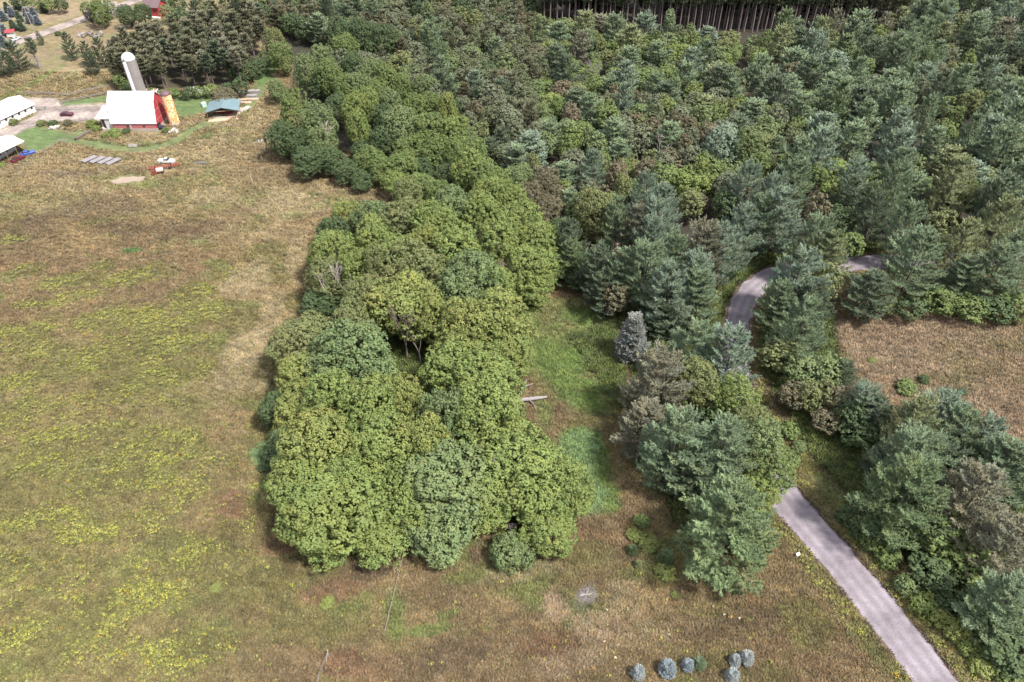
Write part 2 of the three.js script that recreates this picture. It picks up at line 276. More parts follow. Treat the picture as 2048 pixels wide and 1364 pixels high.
const stains = [
  [1160, 885, 36, 60, C.green, 0.8], [1150, 780, 50, 30, C.green, 0.6], [500, 700, 60, 60, C.straw, 0.8], [500, 560, 70, 50, C.straw, 0.7], [1030, 1150, 90, 30, C.straw, 0.5], [1250, 1200, 60, 40, C.straw, 0.5], [1130, 1330, 110, 40, C.pink, 0.5], [120, 340, 160, 20, C.tan, 0.5], [330, 470, 120, 30, C.brown, 0.5], [565, 400, 60, 34, C.straw, 0.75], [420, 395, 75, 22, C.straw, 0.55], [545, 640, 40, 90, C.straw, 0.7], [590, 520, 30, 60, C.straw, 0.6], [470, 760, 90, 50, C.straw, 0.5], [455, 850, 50, 50, C.tan, 0.6], [545, 585, 36, 20, C.straw, 0.4], [180, 420, 150, 26, C.brown, 0.75], [250, 455, 90, 18, C.brown, 0.6], [60, 460, 90, 30, C.brown, 0.55], [480, 420, 30, 12, C.brown, 0.5], [330, 430, 60, 20, C.tan, 0.6], [265, 502, 22, 6, C.lawn, 0.9], [180, 600, 140, 22, C.tan, 0.5], [90, 400, 120, 18, C.olive, 0.45],
  [470, 1010, 50, 30, C.red, 0.75], [560, 1095, 60, 22, C.red, 0.55], [400, 1030, 36, 44, C.tan, 0.4], [525, 905, 24, 30, C.mint, 0.8], [510, 1000, 24, 20, C.green, 0.4], [660, 1190, 90, 36, C.red, 0.7], [740, 1140, 50, 26, C.brown, 0.8], [880, 1140, 90, 30, C.tan, 0.6], [860, 1260, 60, 16, C.green, 0.5], [900, 1230, 40, 18, C.green, 0.5], [920, 1310, 120, 40, C.brown, 0.75], [1000, 1220, 60, 30, C.tan, 0.6], [1110, 1215, 34, 44, C.pink, 0.8], [1090, 1290, 90, 40, C.red, 0.7], [1180, 1255, 60, 36, C.pink, 0.6], [690, 1330, 50, 30, C.red, 0.8], [790, 1230, 24, 60, C.green, 0.5], [1330, 1190, 80, 40, C.tan, 0.6], [1420, 1260, 80, 30, C.brown, 0.5], [1500, 1240, 70, 24, C.brown, 0.6], [1290, 1270, 70, 30, C.straw, 0.4], [1610, 1240, 60, 60, C.olive, 0.6], [1560, 1180, 50, 30, C.tan, 0.5], [1400, 1330, 90, 30, C.olive, 0.5], [1262, 950, 20, 80, C.tan, 0.5], [1190, 930, 44, 90, C.green, 0.75], [1180, 720, 56, 40, C.green, 0.7], [1130, 650, 40, 20, C.olive, 0.6], [1170, 980, 34, 60, C.mint, 0.7], [1180, 1110, 60, 26, C.olive, 0.5], [1090, 830, 30, 40, C.green, 0.5], [950, 1110, 20, 26, C.brown, 0.8], [1290, 1080, 30, 40, C.gold, 0.6], [1340, 1150, 40, 30, C.gold, 0.45],
  [110, 150, 110, 14, C.straw, 0.35], [150, 175, 60, 8, C.gold, 0.3], [60, 110, 90, 12, C.brown, 0.4], [90, 30, 110, 16, C.pink, 0.5], [450, 275, 60, 12, C.straw, 0.5], [330, 275, 50, 8, C.straw, 0.5], [260, 330, 90, 12, C.straw, 0.3], [110, 320, 80, 12, C.straw, 0.35], [200, 345, 120, 8, C.brown, 0.5], [390, 325, 60, 12, C.olive, 0.4], [450, 310, 60, 14, C.straw, 0.45], [510, 240, 24, 30, C.straw, 0.6], [410, 262, 40, 6, C.brown, 0.6],
  [1690, 690, 30, 40, C.tan, 0.6], [1720, 640, 40, 12, C.green, 0.5], [1950, 740, 70, 20, C.olive, 0.4], [1640, 920, 60, 40, C.gold, 0.6], [1660, 990, 40, 40, C.green, 0.5],
].map(([px, py, w, h, c, k]) => ({ ...spot(px, py, w, h, -0.15), c, k }));
const mixInto = (o, c, k) => { o[0] += (c[0] - o[0]) * k; o[1] += (c[1] - o[1]) * k; o[2] += (c[2] - o[2]) * k; };
function weedAt(x, z) { let s = 0; for (const w of weeds) { if (Math.abs(x - w.x) > w.a * 1.6 || Math.abs(z - w.z) > w.b * 1.6 + w.a) continue; s = Math.max(s, clamp(inSpot(w, x, z) * 2 + 0.3, 0, 1)); } return s; }
function roadGap(x, z) { return Math.min(away(roadPath, x, z, 12) ? 99 : edgeDistance(roadPath, x, z) - ROAD_W, away(farRoadPath, x, z, 12) ? 99 : edgeDistance(farRoadPath, x, z) - FAR_W); }
const soilNow = [0, 0, 0];
function soil(x, z, near = true) {
  const o = soilNow; const wx = x + 9 * (noise(x * 0.05, z * 0.05) - 0.5), wz = z + 9 * (noise(x * 0.05 + 40, z * 0.05) - 0.5);
  const n1 = fbm(wx * 0.028 + 3, wz * 0.045 + 7, 4), n2 = fbm(x * 0.09 + 11, z * 0.14 - 5, 4), n3 = fbm(x * 0.5, z * 0.5, 3), n4 = fbm(x * 0.06 - 20, z * 0.1 + 31, 4), st = fbm((x + z * 0.35) * 0.35, (z - x * 0.35) * 1.1, 3);
  o[0] = C.tan[0]; o[1] = C.tan[1]; o[2] = C.tan[2];
  mixInto(o, C.straw, sstep(0.52, 0.72, n1) * 0.65); mixInto(o, C.brown, sstep(0.5, 0.3, n1) * 0.5);
  mixInto(o, C.olive, sstep(0.46, 0.66, n4) * (x > -25 && z > -75 ? 0.4 : 0.75)); mixInto(o, C.red, sstep(0.55, 0.75, n2) * 0.4); mixInto(o, C.green, sstep(0.6, 0.78, fbm(x * 0.11 + 70, z * 0.17, 3)) * 0.45);
  const ripple = (n2 - 0.5) * 1.1 + (n3 - 0.5) * 0.5;
  if (x < 0) mixInto(o, C.olive, weedAt(x, z) * 0.8 * sstep(0.25, 0.5, n2 + n3 * 0.3));
  if (x < -30 && z > -150) mixInto(o, C.olive, 0.55 * sstep(-38, -58, x + 14 * (n1 - 0.5)) * sstep(-150, -120, z));
  for (const s of stains) { if (Math.abs(x - s.x) > (s.a + s.b) * 1.3 || Math.abs(z - s.z) > (s.a + s.b) * 1.3) continue; const k = inSpot(s, x, z) + ripple; if (k > 0) mixInto(o, s.c, Math.min(1, s.k * 1.2) * sstep(0, 0.4, k)); }
  if (x > 0 && z > -150) {
    let k = within(lane, x, z) + ripple * 6; if (k > -2) { mixInto(o, C.green, 0.92 * sstep(-2, 3, k)); mixInto(o, C.tan, 0.45 * sstep(0.52, 0.72, n2) * sstep(-2, 3, k)); }
    k = within(laneNear, x, z) + ripple * 5; if (k > -2) mixInto(o, C.mint, 0.75 * sstep(-1, 3, k));
    k = within(marsh, x, z); if (k > -2) { mixInto(o, C.pink, sstep(-1, 2, k + ripple * 3)); mixInto(o, C.red, 0.3 * sstep(0.45, 0.7, n2) * sstep(-1, 2, k)); mixInto(o, C.olive, 0.6 * sstep(0.5, 0.72, n4) * sstep(-1, 2, k)); }
  }
  if (z < -190 && x < 0) {
    mixInto(o, C.straw, 0.25);
    for (const l of lawns) { const k = within(l, x, z) + ripple * 5; if (k > -1.5) mixInto(o, C.lawn, 0.85 * sstep(-1.5, 2, k)); }
    const k = 3 + ripple * 3 - edgeDistance(trackPath, x, z); if (k > 0) mixInto(o, C.lawn, 0.7 * sstep(0, 2, k));
    const y = within(yardPoly, x, z); if (y > -3) mixInto(o, [0.2, 0.178, 0.15], 0.7 * sstep(-2.5, 0.5, y + ripple * 2));
    const p = edgeDistance(footPath, x, z); if (p < 3) mixInto(o, C.green, 0.6 * sstep(2.4, 0.6, p));
  }
  for (let i = 0; i < shadeWoods.length; i++) { const k = within(shadeWoods[i], x, z) + ripple * 4; if (k > -2) mixInto(o, i === 2 || i === 3 ? [0.04, 0.034, 0.02] : C.shadedDirt, 0.95 * sstep(-1, 4, k)); }  // forest floor, with the shade of the trees painted dark into its soil colour
  const g = roadGap(x, z);
  if (g < 7) { const rv = fbm(x * 0.3, z * 0.3, 3); mixInto(o, C.olive, 0.5 * sstep(7, 3, g + rv * 3)); mixInto(o, C.gold, 0.35 * sstep(4.5, 1.5, g) * sstep(0.4, 0.7, rv)); mixInto(o, [0.08, 0.052, 0.045], 0.85 * sstep(0.9, 0.2, g + (n3 - 0.5) * 0.8)); }
  const v = (0.62 + 0.76 * st) * (0.8 + 0.4 * n3) * (near ? 0.8 + 0.4 * hash2(Math.round(x * 5), Math.round(z * 5)) : 1);
  o[0] *= v; o[1] *= v; o[2] *= v; return o;
}
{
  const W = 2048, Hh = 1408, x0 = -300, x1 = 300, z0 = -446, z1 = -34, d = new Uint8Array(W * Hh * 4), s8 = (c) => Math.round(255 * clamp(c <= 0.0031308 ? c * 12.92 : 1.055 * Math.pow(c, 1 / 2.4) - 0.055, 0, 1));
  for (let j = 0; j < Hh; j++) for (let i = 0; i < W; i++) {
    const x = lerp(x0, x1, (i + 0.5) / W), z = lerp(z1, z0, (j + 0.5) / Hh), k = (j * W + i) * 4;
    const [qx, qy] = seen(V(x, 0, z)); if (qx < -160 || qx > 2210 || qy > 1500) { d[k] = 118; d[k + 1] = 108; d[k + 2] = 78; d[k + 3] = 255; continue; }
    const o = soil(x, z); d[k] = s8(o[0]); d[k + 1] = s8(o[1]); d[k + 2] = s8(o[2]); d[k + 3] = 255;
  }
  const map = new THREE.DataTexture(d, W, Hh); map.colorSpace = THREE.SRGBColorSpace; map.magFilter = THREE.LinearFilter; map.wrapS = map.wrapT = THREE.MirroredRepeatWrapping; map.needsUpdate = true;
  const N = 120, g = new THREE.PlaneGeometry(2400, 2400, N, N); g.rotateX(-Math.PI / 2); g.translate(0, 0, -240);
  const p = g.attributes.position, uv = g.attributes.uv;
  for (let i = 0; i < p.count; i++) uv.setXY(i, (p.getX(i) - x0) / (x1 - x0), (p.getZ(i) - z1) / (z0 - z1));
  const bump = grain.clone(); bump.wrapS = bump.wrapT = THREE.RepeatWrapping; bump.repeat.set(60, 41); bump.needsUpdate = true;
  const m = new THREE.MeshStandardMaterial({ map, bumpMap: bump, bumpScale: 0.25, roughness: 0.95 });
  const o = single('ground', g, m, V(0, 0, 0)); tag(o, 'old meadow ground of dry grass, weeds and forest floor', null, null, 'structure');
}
function ribbon(path, half, y, rough = 0.5, seed = 1) {
  const pos = [], uv = [], idx = []; let run = 0;
  for (let i = 0; i < path.length; i++) {
    const a = path[Math.max(0, i - 1)], b = path[Math.min(path.length - 1, i + 1)], L = Math.hypot(b[0] - a[0], b[1] - a[1]), nx = -(b[1] - a[1]) / L, nz = (b[0] - a[0]) / L;
    if (i) run += Math.hypot(path[i][0] - path[i - 1][0], path[i][1] - path[i - 1][1]);
    for (let k = 0; k <= 8; k++) { const e = k / 4 - 1, wob = Math.abs(e) === 1 ? (noise(run * 0.4, seed + e * 7) - 0.5) * rough * 2 + (noise(run * 1.7, seed + e * 9) - 0.5) * rough : 0, s = half * e * (1 - 0.14 * sstep(-105, -130, path[i][1]) * (path[i][0] > 0 ? 1 : 0)) + wob; pos.push(path[i][0] + nx * s, y + 0.05 * (1 - e * e), path[i][1] + nz * s); uv.push(s / 12, run / 12); }
    if (i) for (let k = 0; k < 8; k++) { const q = i * 9 + k, w = q - 9; idx.push(w, w + 1, q, w + 1, q + 1, q); }
  }
  const g = new THREE.BufferGeometry(); g.setAttribute('position', new THREE.Float32BufferAttribute(pos, 3)); g.setAttribute('uv', new THREE.Float32BufferAttribute(uv, 2)); g.setIndex(idx); g.computeVertexNormals();
  if (g.attributes.normal.getY(4) < 0) { for (let i = 0; i < idx.length; i += 3) { const t = idx[i]; idx[i] = idx[i + 1]; idx[i + 1] = t; } g.setIndex(idx); g.computeVertexNormals(); }
  return g;
}
const gravelMap = noiseTexture(512, (u, v) => { const lanes = 0.5 - 0.5 * Math.cos(u * 6 * Math.PI * 2), n = wrapNoise(u, v, 4, 4), f = wrapNoise(u, v, 64, 2), w = wrapNoise(u, v, 9, 3), k = 0.8 + 0.2 * lanes * n + 0.2 * (n - 0.5) + 0.14 * (w - 0.5) + 0.16 * (f - 0.5); return [0.665 * k, 0.635 * k, 0.66 * k]; }, true);
const gravel = new THREE.MeshStandardMaterial({ map: gravelMap, color: rgb(0.585, 0.57, 0.605), roughness: 0.95, bumpMap: grain, bumpScale: 0.02 });
const yardMap = noiseTexture(512, (u, v) => { const n = wrapNoise(u, v, 3, 5), w = wrapNoise(u, v, 11, 3), f = wrapNoise(u, v, 64, 2), k = 0.78 + 0.5 * (n - 0.5) + 0.3 * (w - 0.5) + 0.16 * (f - 0.5); return [0.66 * k, 0.62 * k, 0.61 * k]; }, true);
const gravelPale = new THREE.MeshStandardMaterial({ map: yardMap, color: rgb(0.85, 0.81, 0.78), roughness: 0.95 });
tag(single('road', ribbon(roadPath, ROAD_W, 0.03), gravel, V(0, 0, 0)), 'pale grey gravel road running past the pines and bending behind them', null, null, 'structure');
tag(single('farm_road', ribbon(farRoadPath, FAR_W, 0.03, 0.3, 5), gravelPale, V(0, 0, 0)), 'pale country road crossing beyond the farm', null, null, 'structure');
function sheet(poly, y) { const s = new THREE.Shape(poly.map(([x, z]) => new THREE.Vector2(x, -z))), g = new THREE.ShapeGeometry(s); g.rotateX(-Math.PI / 2); g.translate(0, y, 0); const p = g.attributes.position, uv = g.attributes.uv; for (let i = 0; i < p.count; i++) uv.setXY(i, p.getX(i) / 12, p.getZ(i) / 12); return g; }
function ragged(poly, step = 2, amp = 1.2) { const out = []; poly.forEach((a, i) => { const b = poly[(i + 1) % poly.length], L = Math.hypot(b[0] - a[0], b[1] - a[1]), n = Math.max(1, Math.round(L / step)); for (let k = 0; k < n; k++) { const t = k / n, x = lerp(a[0], b[0], t), z = lerp(a[1], b[1], t); out.push([x + (noise(x * 0.7, z * 0.7) - 0.5) * amp * 2, z + (noise(x * 0.7 + 9, z * 0.7) - 0.5) * amp * 2]); } }); return out; }
tag(single('farmyard_gravel', sheet(ragged(yardPoly), 0.035), gravelPale, V(0, 0, 0)), 'pale gravel farmyard between the long white shed and the barn', null, null, 'structure');
tag(single('driveway', sheet(ragged(housePoly, 2, 0.6), 0.035), gravelPale, V(0, 0, 0)), 'pale driveway in front of the red house', null, null, 'structure');
//==TREES==
// ---------------------------------------------------------------- trees: shapes shared between trees of a kind
const TONE = {
  mid: [0.083, 0.118, 0.03], bright: [0.106, 0.141, 0.033], yellow: [0.126, 0.148, 0.036], blue: [0.082, 0.118, 0.042], olive: [0.098, 0.114, 0.038], dark: [0.04, 0.066, 0.021], grey: [0.093, 0.127, 0.046], sage: [0.088, 0.102, 0.058], moss: [0.074, 0.09, 0.04], brown: [0.086, 0.078, 0.042], rust: [0.115, 0.092, 0.056],
  pine: [0.128, 0.175, 0.096], bluepine: [0.142, 0.19, 0.132], tanpine: [0.15, 0.148, 0.098], limepine: [0.168, 0.193, 0.09], darkpine: [0.072, 0.099, 0.056], redpine: [0.108, 0.112, 0.064], silver: [0.19, 0.205, 0.19], frost: [0.3, 0.33, 0.33], steel: [0.23, 0.27, 0.3], purple: [0.03, 0.018, 0.04], leafpine: [0.104, 0.146, 0.064],
};
const WORDS = { mid: 'mid green', bright: 'bright green', yellow: 'yellow-green', blue: 'bluish green', olive: 'olive green', dark: 'dark green', grey: 'grey-green', sage: 'sage green', moss: 'mossy green', brown: 'brownish', rust: 'rust-tinged', pine: 'soft green', bluepine: 'blue-green', tanpine: 'greyish tan', limepine: 'light green', darkpine: 'dark green', redpine: 'olive-dark', silver: 'silvery', frost: 'frosty', steel: 'blue-grey', purple: 'dark purple', leafpine: 'fresh green' };
const MAT = {}; for (const k in TONE) MAT[k] = foliage(TONE[k]);
const lazy = (f) => { let v; return () => v ?? (v = f()); };
const setOf = (n, f) => Array.from({ length: n }, (_, i) => lazy(() => f(i)));
const GEO = {
  grove: setOf(5, (i) => leafyCrown(100 + i, { H: 18, R: 7, base: 0.06, boughs: 40, boughR: 2.35, florets: 30, floretR: 0.52, leaves: 14, leaf: 0.38, power: 2.6, ragged: 0.36, hue: 0.14 })),
  wood: setOf(6, (i) => leafyCrown(200 + i, { H: 12, R: 3.8, base: 0.12, boughs: 24, boughR: 1.35, florets: 12, floretR: 0.46, leaves: 9, leaf: 0.44, power: 2.1, ragged: 0.3 })),
  shrub: setOf(3, (i) => leafyCrown(300 + i, { H: 3, R: 2, base: -0.12, boughs: 20, boughR: 0.75, florets: 14, floretR: 0.3, leaves: 8, leaf: 0.3, power: 2.2, ragged: 0.3 })),
  droop: setOf(1, (i) => leafyCrown(330 + i, { H: 5.5, R: 4.2, base: -0.1, boughs: 46, boughR: 1.15, florets: 19, floretR: 0.4, leaves: 11, leaf: 0.3, droop: 1.0, ragged: 0.32 })),
  pine: setOf(4, (i) => pineCrown(400 + i, { H: 20, R: 7, base: 0.1, whorls: 10, per: 6, twigs: 8, tufts: 2.2, needles: 22, needle: 0.42, width: 0.17, finger: 1.05, lateral: 0.2, fan: 0.7, tipUp: 0.5, shape: [0.45, 0.55, 0.4, 0.5][i] })),
  farpine: setOf(5, (i) => pineCrown(500 + i, { H: 17, R: 5, base: 0.16, whorls: 8, per: 6, twigs: 4, tufts: 1.7, needles: 13, needle: 0.6, width: 0.2, finger: 1.1, lateral: 0.22, shape: [0.38, 0.5, 0.3, 0.55, 0.42][i], ragged: 0.45 })),
  redpine: setOf(4, (i) => pineCrown(600 + i, { H: 20, R: 2.8, base: 0.5, whorls: 7, per: 5, twigs: 3, tufts: 2.2, needles: 15, needle: 0.5, width: 0.22, finger: 0.7, shape: 0.36, rise: [0.05, 0.8], ragged: 0.45 })),
  spruce: setOf(2, (i) => pineCrown(700 + i, { H: 11, R: 3.2, base: 0.02, whorls: 17, per: 8, twigs: 5, tufts: 2.4, needles: 13, needle: 0.32, width: 0.2, finger: 0.7, shape: 0.8, rise: [-0.28, 0.5], tipUp: 0.15, ragged: 0.28, fan: 0.6, lateral: 0.22 })),
  sapling: setOf(3, (i) => pineCrown(720 + i, { H: 2.2, R: 1.25, base: 0.03, whorls: 10, per: 8, twigs: 4, tufts: 2.6, needles: 14, needle: 0.18, width: 0.22, finger: 0.32, shape: 0.6, rise: [-0.1, 0.8], tipUp: 0.2, ragged: 0.5, fan: 0.8 })),
  trunk: setOf(3, (i) => trunkGeo(800 + i, 18, 0.42, 0.86, 8, 4, 0.03)), thin: setOf(3, (i) => trunkGeo(820 + i, 12, 0.17, 0.8, 3, 2, 0.03)), mast: setOf(3, (i) => trunkGeo(840 + i, 20, 0.3, 0.96, 0, 0, 0.012)), stem: setOf(1, () => trunkGeo(860, 3, 0.08, 0.6, 4, 1)),
};
const BASE = { grove: [18, 7], wood: [12, 3.8], shrub: [3, 2], droop: [5.5, 4.2], pine: [20, 5.8], farpine: [17, 3.9], redpine: [20, 2.5], spruce: [11, 3.2], sapling: [2.2, 1.25] };
const TRUNK = { grove: ['trunk', 18], wood: ['thin', 12], shrub: ['stem', 3], droop: ['stem', 3], pine: ['mast', 20], farpine: ['mast', 20], redpine: ['mast', 20], spruce: ['mast', 20], sapling: ['stem', 3] };
const ONTO = { grove: 0.9, wood: 0.88, shrub: 0.7, droop: 0.8, pine: 0.9, farpine: 0.88, redpine: 0.9, spruce: 0.96, sapling: 0.8 };
GEO.scrub = GEO.farpine; BASE.scrub = BASE.farpine; TRUNK.scrub = TRUNK.farpine; ONTO.scrub = ONTO.farpine;
const NAME = { scrub: ['scrub_conifer', 'conifer'], grove: ['broadleaf_tree', 'tree'], wood: ['leafy_tree', 'tree'], shrub: ['shrub', 'shrub'], droop: ['shrub', 'shrub'], pine: ['pine_tree', 'pine tree'], farpine: ['white_pine', 'pine tree'], redpine: ['red_pine', 'pine tree'], spruce: ['spruce_tree', 'spruce'], sapling: ['young_spruce', 'young spruce'] };
const planted = [];
let treeCount = 0;
function tree(kind, pos, H, R, tone, label, group, barkKind) {
  const k = treeCount++, g = new THREE.Group(), sh = GEO[kind][k % GEO[kind].length](), [bh, bR] = BASE[kind]; g.name = NAME[kind][0];
  const crown = part('crown', sh, MAT[tone], g); crown.scale.set(R / bR * (0.93 + 0.14 * R0()), H / bh, R / bR * (0.93 + 0.14 * R0()));
  const [tk, th] = TRUNK[kind], tr = part('trunk', GEO[tk][k % GEO[tk].length](), barkKind ?? (kind === 'redpine' ? M.pinkBark : M.bark), g), ts = H / th; tr.scale.set(Math.pow(ts, 0.8), ts, Math.pow(ts, 0.8));
  g.position.copy(pos); g.position.y = 0; g.rotation.set((R0() - 0.5) * 0.07, R0() * 6.283, (R0() - 0.5) * 0.07); add(g); planted.push([pos.x, pos.z, R, H]);
  g.userData.pending = { kind, tone, H, R, label };
  if (label) tag(g, label, NAME[kind][1], group); else { g.userData.category = NAME[kind][1]; if (group) g.userData.group = group; }
  return g;
}
const plant = (kind, px, py, H, R, tone, label, group) => tree(kind, at(px, py, H * ONTO[kind]), H, R, tone, label, group);
// the grove of broad crowns between meadow and lane, from its front edge back
const groveTrees = [
  [655, 978, 15, 8.6, 'mid'], [883, 928, 16, 9, 'grey'], [1042, 900, 17, 8.6, 'mid'], [1096, 1035, 9, 5, 'mid'], [1140, 945, 13, 4.6, 'bright'], [637, 855, 18, 6.8, 'yellow'], [753, 856, 18.5, 7, 'bright'], [847, 850, 19, 4.8, 'yellow'], [883, 795, 19, 4.4, 'blue'], [970, 795, 19, 8, 'bright'], [603, 935, 14, 6, 'mid'], [700, 940, 16, 5.4, 'mid'], [545, 800, 9, 3.6, 'dark'], [588, 800, 13, 5, 'yellow'], [652, 775, 18, 6, 'bright'], [739, 780, 19, 6, 'bright'], [800, 765, 19, 4.4, 'yellow'], [650, 1050, 8, 5.6, 'mid'], [760, 1035, 9, 6, 'mid'], [880, 1020, 10, 7, 'grey'], [820, 975, 13, 5, 'mid'], [980, 965, 13, 5.6, 'mid'], [1090, 962, 13, 6, 'bright'], [575, 870, 10, 4.5, 'dark'],
  [712, 672, 19, 8.6, 'blue'], [603, 655, 15, 7, 'olive'], [594, 722, 14, 5.6, 'yellow'], [806, 566, 19, 8, 'yellow'], [915, 622, 19, 6.6, 'yellow'], [996, 612, 18, 7, 'yellow'], [1010, 680, 13, 5.6, 'bright'], [905, 696, 17, 6.6, 'bright'], [968, 718, 18, 6.8, 'bright'], [930, 545, 19, 7.2, 'blue'], [829, 506, 19, 7.6, 'olive'], [734, 568, 17, 5.6, 'olive'], [656, 528, 14, 6, 'olive'], [640, 585, 8, 4.6, 'dark'], [719, 506, 17, 5, 'mid'], [756, 506, 18, 4.2, 'olive'], [660, 470, 16, 6, 'mid'], [645, 510, 9, 4.6, 'dark'], [790, 478, 18, 5.4, 'mid'], [844, 464, 18.5, 4.4, 'yellow'], [906, 470, 18.5, 7, 'mid'], [945, 512, 18, 5.4, 'blue'], [990, 540, 16, 5.4, 'bright'], [744, 444, 17, 5.6, 'mid'], [800, 410, 17, 6, 'olive'], [866, 420, 18.5, 6.4, 'mid'], [744, 410, 17, 5.4, 'blue'], [690, 408, 13, 4.8, 'yellow'], [665, 440, 12, 4.6, 'dark'], [900, 386, 18, 6, 'blue'], [812, 375, 17, 4.6, 'olive'], [981, 478, 13, 5, 'brown'], [1005, 530, 12, 5, 'brown'],
  [962, 396, 19, 5.8, 'bright'], [1031, 424, 19, 6.2, 'bright'], [1000, 452, 18, 5.6, 'mid'], [1074, 452, 17, 6, 'bright'], [1056, 498, 16, 6, 'mid'], [1088, 505, 12, 5, 'bright'], [1060, 555, 9, 5, 'mid'], [1016, 376, 18, 5.4, 'mid'], [985, 360, 18, 5.4, 'mid'], [700, 610, 17, 5, 'olive'], [850, 610, 18, 4.6, 'yellow'],
];
const TINGE = { mid: 'bright' };
const clearing = at(825, 664, 14);                  // the gap in the grove: crowns stand back from it
for (const [px, py, H, R, tone] of groveTrees) {
  const p = at(px, py, H * ONTO.grove), d = Math.hypot(p.x - clearing.x, p.z - clearing.z), want = R * 1.1 + 4.6;
  if (d < want) { p.x = clearing.x + (p.x - clearing.x) / d * want; p.z = clearing.z + (p.z - clearing.z) / d * want; }
  tree('grove', p, H, R * 1.2, TINGE[tone] ?? tone, null, 'broad leafy trees of the grove');
}
// the older wood north of the grove, along the meadow's edge
for (const [px, py, H, R, tone] of [
  [582, 192, 18, 6, 'mid'], [631, 215, 18, 5.8, 'grey'], [556, 250, 14, 5.2, 'dark'], [612, 300, 11, 6, 'dark'], [656, 298, 10, 6, 'dark'], [640, 260, 14, 5, 'grey'], [590, 262, 12, 5.4, 'dark'], [708, 190, 18, 5, 'bright'], [738, 180, 18, 5, 'bright'], [711, 226, 16, 4.8, 'bright'], [722, 285, 8, 4.4, 'dark'], [762, 322, 9, 5, 'mid'], [801, 222, 18, 7, 'grey'], [855, 230, 18, 7, 'mid'], [905, 238, 18, 6.2, 'bright'], [814, 280, 13, 6, 'mid'], [872, 282, 13, 6, 'mid'], [828, 192, 17, 5, 'mid'], [776, 180, 17, 5, 'grey'], [892, 190, 17, 4.2, 'yellow'], [637, 96, 18, 6, 'grey'], [609, 116, 17, 5, 'grey'], [655, 122, 17, 5.4, 'mid'], [640, 150, 11, 6, 'dark'], [544, 58, 17, 5, 'olive'], [557, 90, 14, 5, 'mid'], [675, 44, 18, 6.4, 'dark'], [719, 40, 18, 6.4, 'dark'], [766, 50, 17, 6.2, 'dark'], [688, 72, 15, 5.6, 'mid'], [937, 288, 18, 6, 'mid'], [945, 312, 17, 6.8, 'bright'], [980, 330, 17, 6, 'mid'], [872, 362, 16, 5.4, 'mid'], [708, 150, 17, 6, 'grey'], [772, 134, 16, 5.4, 'mid'], [550, 165, 9, 4, 'grey'], [900, 330, 11, 5, 'dark'], [700, 110, 16, 5.6, 'dark'], [800, 150, 15, 5, 'mid'], [840, 320, 9, 5, 'dark'],
  [690, 162, 15, 5.6, 'mid'], [742, 122, 16, 5.6, 'grey'], [748, 162, 16, 5.2, 'mid'], [668, 194, 13, 5, 'dark'], [765, 214, 15, 4.8, 'dark'], [762, 262, 12, 5, 'dark'], [850, 152, 15, 5, 'grey'], [862, 188, 14, 5, 'mid'], [905, 278, 14, 5, 'mid'], [1060, 368, 13, 5.2, 'brown'], [1086, 352, 13, 5, 'brown'], [1098, 402, 12, 5, 'brown'], [1122, 444, 11, 5, 'dark'], [1040, 335, 13, 5, 'grey'], [930, 255, 14, 5, 'grey'], [735, 302, 10, 5, 'mid'], [800, 312, 12, 5.6, 'mid'], [790, 348, 9, 5, 'bright'], [842, 352, 11, 5.6, 'mid'], [690, 326, 8, 5, 'dark'], [722, 350, 6, 4.2, 'dark'],
]) plant('grove', px, py, H, R, tone, null, 'broad leafy trees at the meadow edge beyond the grove');
